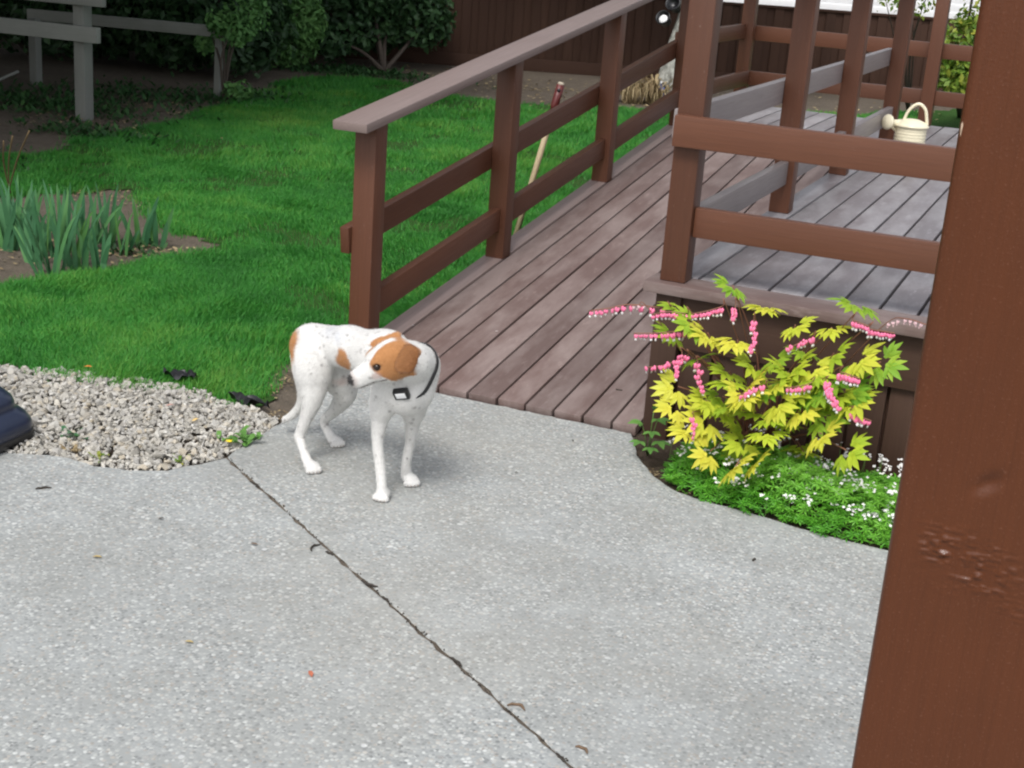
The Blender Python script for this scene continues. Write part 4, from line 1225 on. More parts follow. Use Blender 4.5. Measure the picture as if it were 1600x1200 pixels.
BUDM = HEART.copy(); BUDM.materials.clear(); BUDM.materials.append(M['bud']); BUDM.materials.append(M['white_petal'])
ST = [([(-1.208, 4.24, 0.522), (-1.318, 4.18, 0.529), (-1.385, 4.16, 0.509), (-1.446, 4.15, 0.492)], 9, 1.0), ([(-1.132, 4.2, 0.527), (-1.186, 4.17, 0.53), (-1.239, 4.16, 0.513)], 6, 1.0),
      ([(-1.027, 4.22, 0.566), (-1.066, 4.18, 0.551), (-1.113, 4.17, 0.535)], 6, 0.9), ([(-0.983, 4.2, 0.582), (-0.979, 4.18, 0.566), (-0.979, 4.17, 0.55)], 3, 1.1), ([(-1.126, 4.2, 0.475), (-1.204, 4.15, 0.462), (-1.282, 4.13, 0.451)], 8, 1.0),
      ([(-1.106, 4.16, 0.404), (-1.164, 4.12, 0.371), (-1.222, 4.11, 0.354)], 7, 1.1), ([(-1.12, 4.14, 0.413), (-1.122, 4.12, 0.375), (-1.122, 4.11, 0.344)], 4, 1.1), ([(-0.92, 4.2, 0.543), (-0.902, 4.16, 0.494), (-0.903, 4.15, 0.455)], 6, 1.0),
      ([(-1.062, 4.12, 0.401), (-1.04, 4.09, 0.357), (-1.027, 4.08, 0.32)], 5, 1.1), ([(-0.729, 4.18, 0.525), (-0.76, 4.15, 0.51), (-0.794, 4.14, 0.486)], 5, 1.0), ([(-0.835, 4.08, 0.379), (-0.871, 4.05, 0.359), (-0.909, 4.05, 0.339)], 5, 1.0),
      ([(-0.7, 4.1, 0.408), (-0.731, 4.07, 0.398), (-0.769, 4.07, 0.386)], 5, 0.9), ([(-0.656, 4.08, 0.426), (-0.627, 4.05, 0.4), (-0.597, 4.04, 0.364)], 7, 1.2), ([(-0.622, 4.1, 0.459), (-0.588, 4.08, 0.459), (-0.557, 4.08, 0.453)], 5, 1.1),
      ([(-0.575, 4.1, 0.343), (-0.538, 4.08, 0.337), (-0.505, 4.08, 0.331)], 4, 1.0), ([(-0.62, 4.18, 0.601), (-0.591, 4.16, 0.6), (-0.564, 4.15, 0.597)], 4, 0.9), ([(-0.566, 4.17, 0.585), (-0.525, 4.15, 0.589), (-0.487, 4.14, 0.592)], 6, 0.9),
      ([(-1.033, 4.04, 0.25), (-1.027, 4.03, 0.217), (-1.025, 4.03, 0.183)], 4, 1.0)]
for (path, nn, sc) in ST:
    nn = int(nn * 1.25 + 0.5)
    P = catmull(path, 8)
    root = Vector(path[0])
    b = BASE.lerp(root, 0.55) + Vector((0, 0.02, 0.06))
    lead = catmull([b, root + Vector((0, 0.01, 0.012))] + [Vector(q) for q in path], 5)
    fs_ = tube('flower_stem', lead, [0.0018] * len(lead), M['stem'], bh, 4)
    for k in range(nn):
        t_ = (k + 0.5) / nn * (len(P) - 1); i0 = int(t_); p = P[i0].lerp(P[min(i0 + 1, len(P) - 1)], t_ - i0)
        s = sc * (0.74 + 0.40 * (1 - k / nn)) * r.uniform(0.9, 1.1)
        if (Vector(path[-1]) - root).z < -0.035: off = Vector((r.uniform(-0.007, 0.007), -0.004, -0.006))
        else: off = Vector((r.uniform(-0.002, 0.002), r.uniform(-0.004, 0.002), -0.013 * s))
        W = Matrix.Translation(p + off) @ Euler((r.gauss(0.1, 0.2), r.gauss(0, 0.2), r.gauss(0.3, 0.6))).to_matrix().to_4x4() @ Matrix.Scale(s, 4)
        link('blossom', HEART, fs_, W)
for (path, nn) in (([(-0.522, 4.2, 0.603), (-0.465, 4.16, 0.636), (-0.401, 4.14, 0.633)], 7), ([(-1.268, 4.19, 0.531), (-1.29, 4.18, 0.533), (-1.312, 4.17, 0.527)], 3)):
    P = catmull(path, 8)
    fs_ = tube('flower_stem', catmull([BASE.lerp(Vector(path[0]), 0.7)] + [Vector(q) for q in path], 5), 0.0016, M['stem'], bh, 4)
    for k in range(nn):
        p = P[int((k + 0.5) / nn * (len(P) - 1))]
        link('blossom', BUDM, fs_, Matrix.Translation(p + Vector((0, 0, -0.008))) @ Euler((0, r.gauss(0, 0.3), r.gauss(0.3, 0.6))).to_matrix().to_4x4() @ Matrix.Scale(0.6, 4))

# ------------------------------------------------------------------ flower bed soil and the woodruff mat
bed_poly = [(-1.338, 4.44), (-1.33, 4.40), (-1.288, 4.318), (-1.248, 4.235), (-1.199, 4.166), (-1.15, 4.107), (-1.098, 4.06), (-1.05, 4.03), (-0.992, 4.008), (-0.875, 3.995), (-0.751, 3.979), (-0.646, 3.956), (-0.548, 3.945), (-0.396, 3.936), (0.5, 3.924), (1.9, 3.91), (1.9, 4.5), (-1.338, 4.5)]
fb = link('flower_bed', slab_mesh('flower_bed', bed_poly, M['bed_soil'], -0.012, 0.05, 0.08, 0.006, 0.01, 15)); tag(fb, 'dark soil of the flower bed before the deck', kind='structure')
wr_poly = [(-1.135, 4.25), (-1.13, 4.13), (-1.07, 4.055), (-0.985, 4.012), (-0.87, 3.995), (-0.74, 3.978), (-0.64, 3.955), (-0.54, 3.942), (-0.44, 3.935), (-0.32, 3.95), (-0.05, 3.95), (-0.05, 4.42), (-0.6, 4.44), (-1.0, 4.40), (-1.15, 4.36)]
ac = Acc(); fl = Acc()
r = random.Random(55)
cnt = 0
def whorl(p, rad, nl, tilt, tint):
    n = Vector((tilt[0], tilt[1], 1)).normalized(); a = n.cross(Vector((1, 0.2, 0))).normalized(); b = n.cross(a)
    ph = r.uniform(0, 6.28)
    for k in range(nl):
        an = ph + 2 * math.pi * k / nl + r.uniform(-0.12, 0.12)
        d = a * math.cos(an) + b * math.sin(an); s = n.cross(d)
        L = rad * r.uniform(0.85, 1.15); up = r.uniform(-0.1, 0.35)
        q0 = p; q1 = p + d * L * 0.55 + n * L * up * 0.6 + s * L * 0.13; q3 = p + d * L * 0.55 + n * L * up * 0.6 - s * L * 0.13; q2 = p + d * L + n * L * (up - 0.15)
        ac.add([tuple(q0), tuple(q1), tuple(q2), tuple(q3)], [(0, 1, 2, 3)], None, 0, min(1, max(0, tint + r.uniform(-0.15, 0.15))))
wpE = [Vector((*p, 0)) for p in wr_poly]
while cnt < 3400:
    x, y = r.uniform(-1.16, -0.2), r.uniform(3.93, 4.45)
    if not in_poly(np.array([x + r.gauss(0, 0.012)]), np.array([y + r.gauss(0, 0.012) + 0.010 * float(vnoise(x, y, 16, 63))]), wr_poly)[0]: continue
    ed = min((Vector((x, y, 0)) - (a + (b - a) * max(0, min(1, (Vector((x, y, 0)) - a).dot(b - a) / (b - a).length_squared)))).length for a, b in zip(wpE, wpE[1:] + wpE[:1]))
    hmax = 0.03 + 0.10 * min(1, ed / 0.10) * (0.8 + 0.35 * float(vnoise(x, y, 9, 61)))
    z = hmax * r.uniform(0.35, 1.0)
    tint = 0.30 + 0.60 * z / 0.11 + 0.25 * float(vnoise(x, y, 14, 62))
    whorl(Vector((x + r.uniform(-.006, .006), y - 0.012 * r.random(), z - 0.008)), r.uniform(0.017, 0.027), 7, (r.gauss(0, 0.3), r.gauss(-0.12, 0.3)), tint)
    cnt += 1
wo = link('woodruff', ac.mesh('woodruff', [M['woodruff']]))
tag(wo, 'mat of bright green woodruff edging the flower bed', 'ground cover', kind='stuff')
def tiny_flower(p, n, rad):
    a = n.cross(Vector((1, 0.3, 0.1))).normalized(); b = n.cross(a); ph = r.uniform(0, 6.28)
    for k in range(4):
        an = ph + k * math.pi / 2; d = a * math.cos(an) + b * math.sin(an); s = n.cross(d)
        fl.add([tuple(p), tuple(p + d * rad * 0.6 + s * rad * 0.42), tuple(p + d * rad), tuple(p + d * rad * 0.6 - s * rad * 0.42)], [(0, 1, 2, 3)], None, 0, r.random())
cnt = 0
while cnt < 190:
    x, y = r.uniform(-1.16, -0.3), r.uniform(3.98, 4.44)
    if not in_poly(np.array([x]), np.array([y]), wr_poly)[0]: continue
    if r.random() > (0.45 + 0.55 * min(1, max(0, (x + 1.1) / 0.5))) * (0.55 if y > 4.25 else 1.0): continue
    z = 0.085 + 0.04 * r.random() + (0.02 if y > 4.2 else 0) - (0.03 if y < 4.06 else 0)
    v, q, tt = tube_arrays([(x, y, z - 0.06), (x + r.gauss(0, .004), y, z)], 0.0008, 3)
    fl.add(v, q, tt, 1)
    for _ in range(r.randint(2, 6)):
        tiny_flower(Vector((x + r.gauss(0, 0.009), y + r.gauss(0, 0.009), z + r.gauss(0, 0.005))), Vector((r.gauss(0, 0.4), -0.4 + r.gauss(0, 0.3), 1)).normalized(), r.uniform(0.0045, 0.0065))
    cnt += 1
fo = link('flower_heads', fl.mesh('flower_heads', [M['white_petal'], M['green_stem']]), wo); tag(fo, 'tiny white flowers of the woodruff', kind='stuff')

# small leafy seedling at the bed's left tip
sd_ = thing('seedling', (-1.241, 4.295, 0), 'small green leafy seedling at the left tip of the flower bed', 'plant')
sb = Vector((-1.241, 4.295, 0)); sb.z = -0.01
r = random.Random(8)
for (p, sz) in (((-1.265, 4.27, 0.108), .055), ((-1.209, 4.26, 0.138), .06), ((-1.214, 4.22, 0.104), .05), ((-1.25, 4.22, 0.063), .05), ((-1.179, 4.2, 0.084), .055), ((-1.201, 4.18, 0.063), .045), ((-1.234, 4.29, 0.158), .04)):
    p = Vector(p)
    tube('stem', [sb, sb.lerp(p, 0.6) + Vector((0, 0, 0.015)), p], 0.0016, M['green_stem'], sd_, 4)
    d = (p - sb); d.z = 0.01; d = d.normalized() if d.length > 0.01 else Vector((1, 0, 0))
    ac = Acc()
    for k, an in enumerate((-0.9, 0, 0.9)):
        dd = (Matrix.Rotation(an, 3, 'Z') @ d + Vector((0, 0, -0.1))).normalized()
        L = sz * (0.75 if k != 1 else 1)
        v, q = leaf_strip([(0, 0, 0), dd * L * 0.3, dd * L * 0.65, dd * L + Vector((0, 0, -0.1 * L))], [0.002, L * 0.2, L * 0.17, 0.001], (0, -0.4, 1), 0.2)
        ac.add(v, q, None, 0, r.random())
    link('leaf', ac.mesh('leaf', [M['seedling']], True), sd_, Matrix.Translation(p))

# ------------------------------------------------------------------ iris clumps
r = random.Random(91)
IR = [((-4.82, 5.226, 0), 9, .36, 'tall blue-green iris clump at the left edge of the lawn bed'), ((-4.56, 5.101, 0), 6, .24, 'short bright green iris clump low at the left front of the bed'), ((-4.341, 4.962, 0), 7, .42, 'tallest iris clump at the front of the bed'),
      ((-4.397, 5.175, 0), 7, .38, 'broad iris clump second from the bed front'), ((-4.281, 5.109, 0), 4, .20, 'small iris fan between the two front clumps'), ((-4.229, 5.153, 0), 5, .23, 'low iris fan leaning right at the front of the bed'),
      ((-4.55, 5.617, 0), 7, .33, 'slender iris clump standing alone in bare soil'), ((-4.739, 5.525, 0), 6, .33, 'iris clump at the back of the bed behind the tallest'), ((-4.42, 5.734, 0), 5, .27, 'thin iris clump near the right end of the bed'), ((-4.922, 5.438, 0), 7, .36, 'iris clump at the back left next to the dry stalks'), ((-4.642, 5.239, 0), 6, .34, 'iris clump wedged between the left edge clump and the tallest'), ((-4.543, 5.472, 0), 6, .34, 'iris clump just left of the lone slender one'), ((-4.36, 5.486, 0), 4, .24, 'short iris clump right of the low leaning fan'), ((-4.535, 5.262, 0), 6, .38, 'iris clump directly right of the tallest'),
      ((-4.346, 5.761, 0), 4, .27, 'rightmost sparse pair of iris blades in the bed')]
for (b, nl, H_, lab) in IR:
    b = Vector(b); b.z = -0.025
    it = thing('iris', tuple(b), lab, 'iris plant', 'irises in the bed on the lawn')
    fan = r.uniform(-0.35, 0.35)
    fx = Vector((math.cos(fan), math.sin(fan), 0))
    nl = int(nl * 1.5)
    for k in range(nl):
        u = (k - (nl - 1) / 2) / max(1, (nl - 1) / 2)
        L = H_ * (1 - 0.28 * abs(u)) * r.uniform(0.82, 1.1)
        p0 = b + fx * u * 0.035 + Vector((r.gauss(0, 0.014), r.gauss(0, 0.018), 0))
        d = (Vector((0, 0, 1)) + fx * (u * 0.36 + r.gauss(0, 0.09)) + Vector((0, r.gauss(0, 0.10), 0))).normalized()
        bend = fx * (u * 0.12 + r.gauss(0, 0.05)) * L
        path = [Vector((0, 0, 0)), d * L * 0.25, d * L * 0.5 + bend * 0.12, d * L * 0.75 + bend * 0.38, d * L * 0.92 + bend * 0.7, d * L + bend]
        w = 0.0135 * r.uniform(0.75, 1.15)
        nrm = Vector((-fx.y + r.gauss(0, 0.25), -1 + r.gauss(0, 0.25), 0.1))
        v, q = leaf_strip(path, [w * 0.8, w, w * 1.0, w * 0.8, w * 0.42, 0.0006], nrm, 0.18)
        ac = Acc(); ac.add(v, q, None, 0, min(1, max(0, r.gauss(0.45, 0.25))))
        link('leaf', ac.mesh('leaf', [M['iris']], True), it, Matrix.Translation(p0))

# dry stalk standing at the left of the iris bed
dsb = Vector((-5.729, 6.229, 0)); dsb.z = -0.02
ds = thing('dry_stalks', tuple(dsb), 'dry straw coloured stalks standing behind the left iris clump', 'dry stalks')
for e in ((-5.315, 5.95, 0.427), (-5.458, 5.98, 0.379), (-5.54, 6, 0.34)):
    tube('stalk', catmull([dsb + Vector((r.gauss(0, .02), 0, 0)), dsb.lerp(Vector(e), 0.55) + Vector((-0.015, 0, 0.01)), Vector(e)], 4), 0.0045, M['dry_leaf'], ds, 5)

# weeds at the edge of the gravel
def weed(name, base, nl, sz, lab, m, flower=None):
    b = Vector(base); b.z = -0.005
    w = thing(name, tuple(b), lab, 'weed')
    for k in range(nl):
        an = r.uniform(0, 6.28); d = Vector((math.cos(an), math.sin(an), r.uniform(0.15, 0.8))).normalized()
        L = sz * r.uniform(0.6, 1.1)
        p = Vector((r.gauss(0, sz * 0.5), r.gauss(0, sz * 0.35), 0.01))
        v, q = leaf_strip([p, p + d * L * 0.4, p + d * L * 0.75 + Vector((0, 0, 0.05 * L)), p + d * L + Vector((0, 0, -0.12 * L))], [0.002, L * 0.18, L * 0.17, 0.001], (0, 0, 1), 0.2)
        ac = Acc(); ac.add(v, q, None, 0, r.random())
        link('leaf', ac.mesh('leaf', [m], True), w, Matrix.Translation(b))
    if flower:
        ac = Acc()
        for k in range(9):
            an = k * 0.7; d = Vector((math.cos(an), math.sin(an), 0.3))
            v, q = leaf_strip([Vector((0, 0, 0)), d * 0.008, d * 0.014], [0.001, 0.003, 0.0005], (0, 0, 1)); ac.add(v, q, None, 0, 1)
        link('flower', ac.mesh('flower', [flower]), w, Matrix.Translation(Vector(flower_at)))
yel = plain('yellow_petal', (0.75, 0.60, 0.03), 0.5, 0.1)
flower_at = (-2.412, 3.56, 0.02)
weed('weed', (-2.395, 3.622, 0), 26, 0.055, 'green leafy weed with a yellow spot at the right tip of the gravel', M['seedling'], yel)
flower_at = (0, 0, 0)
weed('weed', (-2.875, 3.363, 0), 12, 0.045, 'dull grey-green weed growing among the stones left of centre', M['iris'])
weed('weed', (-2.79, 3.256, 0), 14, 0.03, 'low mossy weed at the patio edge beside the dark bin', M['dry_leaf'])
weed('weed', (-2.673, 3.257, 0), 12, 0.028, 'small yellowish moss tuft at the lower edge of the gravel', M['lime_leaf'])
weed('weed', (-2.451, 3.367, 0), 10, 0.028, 'little mossy tuft at the bottom edge of the gravel near the joint', M['lime_leaf'])

# ================================================================== FOLIAGE MASSES
def leaf_cloud(name, lobes, n, size, m, parent, origin, seed, shell=0.55, flat=0.0, droop=0.0, tint0=0.45, asp=0.55):
    """n leaves spread through ellipsoid lobes [(centre, radii, weight)], denser towards the outside"""
    r = np.random.default_rng(seed)
    w = np.array([l[2] for l in lobes], float); w /= w.sum()
    which = r.choice(len(lobes), n, p=w)
    C = np.array([l[0] for l in lobes])[which]; RD = np.array([l[1] for l in lobes])[which]
    d = r.normal(size=(n, 3)); d /= np.linalg.norm(d, axis=1)[:, None]
    rad = shell + (1 - shell) * r.uniform(0, 1, n) ** 0.6
    lump = 1 + 0.22 * vnoise(d[:, 0] * 3 + which * 7.3, d[:, 1] * 3 + d[:, 2] * 2.2, 1.0, seed) + 0.12 * vnoise(d[:, 0] * 8 + which * 3.1, d[:, 2] * 8 - d[:, 1] * 5, 1.0, seed + 1)
    P = C + d * RD * (rad * lump)[:, None]
    nn = d * 0.7 + r.normal(size=(n, 3)) * 0.7; nn[:, 2] += 0.5
    nn /= np.linalg.norm(nn, axis=1)[:, None]
    a = np.cross(nn, r.normal(size=(n, 3))); a /= np.linalg.norm(a, axis=1)[:, None]
    a[:, 2] -= droop; a /= np.linalg.norm(a, axis=1)[:, None]
    b = np.cross(nn, a); b /= np.linalg.norm(b, axis=1)[:, None]
    s = size * r.uniform(0.6, 1.35, n)
    l2, w2 = (a * s[:, None]) * 0.5, (b * s[:, None]) * 0.5 * asp
    V = np.stack([P - l2, P + w2 - l2 * 0.1, P + l2, P - w2 - l2 * 0.1], 1)
    V[:, 1] += nn * (s * 0.06)[:, None]; V[:, 3] += nn * (s * 0.06)[:, None]
    keep = V[:, :, 2].min(1) > 0.0
    V = V[keep]; k = len(V)
    tint = np.clip(tint0 + 0.25 * (lump[keep] - 1) / 0.2 + r.normal(0, 0.2, k), 0, 1)
    o = np.array(origin, float)
    F_ = np.arange(4 * k).reshape(k, 4)
    me = np_mesh(name, V.reshape(-1, 3) - o, F_, [m], False, None, {'tint': np.repeat(tint, 4)})
    return link(name, me, parent, Matrix.Translation(o))

def stem_set(parent, base, tips, r0, r1, m, name='trunk'):
    for tp in tips:
        b = Vector(base); tp = Vector(tp)
        mid = b.lerp(tp, 0.5) + Vector((random.gauss(0, 0.05), random.gauss(0, 0.05), 0.05))
        tube(name, catmull([b, mid, tp], 4), [r0 + (r1 - r0) * i / 8 for i in range(9)], m, parent, 7)

# big shade trees: crowns overhead, out over the dark corner of the garden
def big_tree(base, h, rad, seed, lab, low=2.2):
    t_ = thing('shade_tree', base, lab, 'tree', 'tall shade trees over the dark corner')
    b = Vector(base); r = random.Random(seed)
    tube('trunk', catmull([b, b + Vector((0.08, 0.05, h * 0.4)), b + Vector((0.0, 0.1, h * 0.85))], 6), [0.19 - 0.011 * i for i in range(13)], M['bark'], t_, 10)
    lobes = [((b.x, b.y, low + (h - low) * 0.5), (rad, rad, (h - low) * 0.5), 3)]
    for k in range(7):
        an = r.uniform(0, 6.28); q = rad * 0.72
        c = (b.x + math.cos(an) * q, b.y + math.sin(an) * q, low + (h - low) * r.uniform(0.15, 0.6))
        lobes.append((c, (rad * 0.5, rad * 0.5, (h - low) * 0.22), 1))
        tube('limb', catmull([b + Vector((0, 0, h * 0.35)), b.lerp(Vector(c), 0.5) + Vector((0, 0, h * 0.25)), Vector(c)], 4), [0.08 - 0.007 * i for i in range(9)], M['bark'], t_, 6)
    leaf_cloud('crown', lobes, 24000, 0.24, M['dark_leaf'], t_, base, seed, 0.25)
big_tree((-11.9, 12.6, -0.02), 6.4, 3.4, 201, 'tall dark tree behind the grey timber rails', 1.5)
big_tree((-13.2, 9.2, -0.02), 6.2, 3.6, 202, 'tall dark tree off the left edge of the lawn', 1.5)
big_tree((-7.4, 17.6, -0.02), 6.0, 3.0, 203, 'tall dark tree by the left end of the board fence', 1.9)
big_tree((-8.6, 7.3, -0.02), 6.6, 2.8, 207, 'unseen tall tree added left of the lawn past the iris bed for shade', 2.2)  # out of view, added so its crown darkens the upper left lawn
big_tree((-9.3, 4.9, -0.02), 7.0, 3.2, 205, 'unseen tall tree added off the left of the iris bed for shade', 2.0)  # also out of view, added to deepen the shade on the lawn
big_tree((-9.4, 9.6, -0.02), 6.8, 3.4, 204, 'tall tree rising beside the nearer grey timber rail', 1.75)

def shrub(name, base, lobes, n, size, m, seed, lab, cat='shrub', group=None, stems=5, **kw):
    s = thing(name, base, lab, cat, group)
    tips = []
    r = random.Random(seed)
    for k in range(stems):
        c, rd, _ = lobes[k % len(lobes)]
        tips.append((c[0] + r.uniform(-.5, .5) * rd[0], c[1] + r.uniform(-.5, .5) * rd[1], c[2] + r.uniform(0, .5) * rd[2]))
    stem_set(s, base, tips, kw.pop('stem_r', 0.03), 0.008, M['bark'], 'stem')
    leaf_cloud('foliage', lobes, n, size, m, s, base, seed, **kw)
    return s
# feathery cedar and dark shrubs against the fence
shrub('cedar_shrub', (-8.564, 13.47, 0), [((-8.618, 13.6, 0.347), (0.50, 0.5, 0.42), 3), ((-8.63, 13.6, 0.835), (0.46, 0.5, 0.6), 3), ((-8.284, 13.5, 0.53), (0.24, 0.3, 0.35), 1), ((-8.848, 13.5, 0.205), (0.26, 0.3, 0.22), 1), ((-8.609, 13.6, 1.303), (0.3, 0.3, 0.5), 2)],
      9000, 0.085, M['cedar_leaf'], 211, 'feathery mid green cedar shrub at the lawn edge left of the fence', tint0=0.6, droop=0.5, asp=0.3)
shrub('dark_shrub', (-7.618, 14.2, 0), [((-8.137, 14.5, 0.516), (0.45, 0.5, 0.42), 2), ((-7.692, 14.9, 0.581), (0.45, 0.5, 0.40), 2), ((-7.998, 14.8, 1.089), (0.8, 0.6, 0.7), 3), ((-8.171, 14, 0.284), (0.2, 0.3, 0.2), 0.6), ((-7.552, 15.2, 0.549), (0.25, 0.3, 0.35), 0.7)],
      5200, 0.10, M['dark_leaf'], 212, 'dark broad leaved shrub between the cedar and the brown fence')
for i, (b, rx, hz_, lab) in enumerate((((-8.331, 11.92, 0), 0.7, 0.75, 'dark evergreen shrub behind the far grey timber rail'), ((-9.145, 11.97, 0), 0.9, 0.9, 'large dark shrub in the shade left of the far rail post'), ((-9.96, 11.98, 0), 1.0, 1.0, 'wide black-green shrub behind the nearer rail post'),
                                       ((-10.42, 11.46, 0), 1.1, 1.0, 'dark shrub at the upper left corner behind the rails'))):
    b = Vector(b); b.z = -0.02; b = b + Vector((-0.25, 0.55, 0))
    shrub('shade_shrub', tuple(b), [((b.x, b.y, hz_ * 0.75), (rx, rx, hz_ * 0.72), 3), ((b.x + rx * 0.6, b.y - 0.3, hz_ * 0.45), (rx * 0.5, rx * 0.5, hz_ * 0.4), 1), ((b.x - rx * 0.5, b.y - 0.4, hz_ * 0.55), (rx * 0.5, rx * 0.5, hz_ * 0.5), 1), ((b.x, b.y, hz_ * 1.7), (rx, rx, hz_ * 0.6), 1.5)],
          6000, 0.10, M['dark_leaf'], 220 + i, lab, group='dark shrubs in the shaded corner', tint0=0.35)
shrub('vine_shrub', (-7.306, 10.65, 0), [((-7.234, 10.75, 0.624), (0.17, 0.2, 0.14), 2), ((-7.38, 10.7, 0.656), (0.14, 0.2, 0.12), 1), ((-7.203, 10.9, 0.754), (0.2, 0.25, 0.2), 1.5), ((-7.193, 10.7, 0.099), (0.14, 0.15, 0.09), 1), ((-7.675, 10.9, 0.454), (0.12, 0.15, 0.12), 0.5)],
      1500, 0.055, M['cedar_leaf'], 251, 'twiggy green vine shrub half hiding the end of the far rail', stems=6, stem_r=0.013, tint0=0.4, shell=0.15)
# lime shrub behind the deck
shrub('lime_shrub', (-1.618, 16.5, 0), [((-1.545, 15, 0.787), (0.30, 0.4, 0.32), 2), ((-1.52, 14.9, 0.514), (0.28, 0.35, 0.22), 2), ((-1.398, 15.2, 1.074), (0.35, 0.4, 0.22), 0.7), ((-0.976, 15, 0.844), (0.4, 0.4, 0.5), 1.2), ((-1.485, 15.3, 1.529), (0.6, 0.5, 0.3), 0.35)],
      2600, 0.075, M['lime_leaf'], 231, 'lime green shrub with bare dark branches behind the far deck railing', stems=10, shell=0.3)
lime2 = thing('branchy_shrub', (-2.261, 16.12, 0), 'thin sparse branches rising over the fence top beyond the deck', 'shrub')
bb = Vector((-2.125, 16.14, 0)); bb.z = -0.02
for tp in ((-2.427, 15.4, 1.174), (-2.353, 15.4, 1.334), (-2.15, 15.3, 1.162), (-2.011, 15.3, 1.3), (-2.031, 15.2, 1.111), (-2.265, 15.5, 1.083)):
    tube('branch', catmull([bb, bb.lerp(Vector(tp), 0.55) + Vector((random.gauss(0, .05), 0, 0.05)), Vector(tp)], 4), [0.012 - 0.001 * i for i in range(9)], M['bark'], lime2, 5)
leaf_cloud('foliage', [((-2.334, 15.4, 1.208), (0.3, 0.3, 0.16), 1), ((-2.137, 15.4, 1.193), (0.2, 0.3, 0.14), 1)], 170, 0.06, M['lime_leaf'], lime2, (-2.261, 16.12, 0), 232, shell=0.2)

# low weeds in the shaded soil
rw = np.random.default_rng(300)
zones = [((-7.908, 9.188, 0), 0.9, 0.5, 900), ((-7.906, 10.21, 0), 0.8, 0.7, 900), ((-6.915, 8.3, 0), 0.5, 0.25, 400), ((-7.372, 11, 0), 0.35, 0.6, 500), ((-8.503, 9.334, 0), 0.8, 0.6, 500), ((-8.159, 13.72, 0), 0.5, 0.4, 450), ((-7.344, 13.99, 0), 0.7, 0.4, 450), ((-7.783, 13.91, 0), 0.5, 0.4, 400), ((-4.385, 5.688, 0), 0.12, 0.08, 60), ((-4.31, 5.53, 0), 0.12, 0.05, 50), ((-6.438, 7.017, 0), 0.5, 0.4, 200)]
ac = Acc()
for (c, sx, sy, n) in zones:
    x = rw.normal(c[0], sx * 0.6, n); y = rw.normal(c[1], sy * 0.6, n); h_ = rw.uniform(0.015, 0.06, n) * (0.5 if n < 250 else 1)
    for i in range(n):
        an = rw.uniform(0, 6.28); L = h_[i] * 0.9 + 0.02; d = np.array([math.cos(an), math.sin(an), 0.5 + rw.uniform(-.3, .5)]); s = np.array([-math.sin(an), math.cos(an), 0]) * L * 0.24
        p = np.array([x[i], y[i], -0.02 + h_[i] * rw.uniform(0, 0.6)])
        ac.add([p, p + d * L * 0.5 + s, p + d * L, p + d * L * 0.5 - s], [(0, 1, 2, 3)], None, 0, float(np.clip(rw.normal(0.5, 0.25), 0, 1)))
tag(link('ground_weeds', ac.mesh('ground_weeds', [M['weed_leaf']])), 'low weeds growing in the bare soil', 'weeds', kind='stuff')

# dead leaves, bark crumbs and pebbles strewn over the bare soil
ac = Acc(); rl = random.Random(515)
for (c, sx, sy, n, big) in (((-4.755, 5.358, 0), 0.55, 0.35, 420, 1), ((-4.373, 5.512, 0), 0.25, 0.15, 160, 1), ((-4.164, 5.695, 0), 0.18, 0.10, 110, 1), ((-5.39, 6.569, 0), 0.5, 0.25, 200, 1), ((-2.644, 4.185, 0), 0.05, 0.14, 140, 0.6), ((-2.453, 3.935, 0), 0.05, 0.08, 70, 0.6),
                           ((-7.161, 8.744, 0), 0.7, 0.5, 260, 1.4), ((-7.415, 9.876, 0), 0.6, 0.6, 240, 1.4), ((-5.566, 14.1, 0), 1.6, 1.0, 420, 1.8), ((-6.852, 14.59, 0), 1.0, 0.8, 200, 1.8), ((-4.957, 15.51, 0), 0.8, 1.0, 200, 1.8), ((-2.87, 15.63, 0), 1.5, 1.2, 240, 1.8), ((-1.185, 4.145, 0), 0.03, 0.05, 60, 0.5), ((-0.976, 4.058, 0), 0.2, 0.02, 50, 0.45), ((-0.59, 3.958, 0), 0.2, 0.02, 50, 0.45)):
    for _ in range(n):
        x, y = rl.gauss(c[0], sx * 0.6), rl.gauss(c[1], sy * 0.6)
        an = rl.uniform(0, 6.28); L = rl.uniform(0.008, 0.03) * big
        d = np.array([math.cos(an), math.sin(an), rl.uniform(-0.1, 0.4)]); sd2 = np.array([-math.sin(an), math.cos(an), rl.uniform(-0.3, 0.3)]) * L * 0.32
        p = np.array([x, y, -0.012 + rl.uniform(0, 0.006)])
        ac.add([p, p + d * L * 0.5 + sd2, p + d * L, p + d * L * 0.5 - sd2], [(0, 1, 2, 3)], None, 0, rl.random())
tag(link('leaf_litter', ac.mesh('leaf_litter', [M['dry_leaf']])), 'dead leaves and crumbs strewn over bare soil', 'leaf litter', kind='stuff')

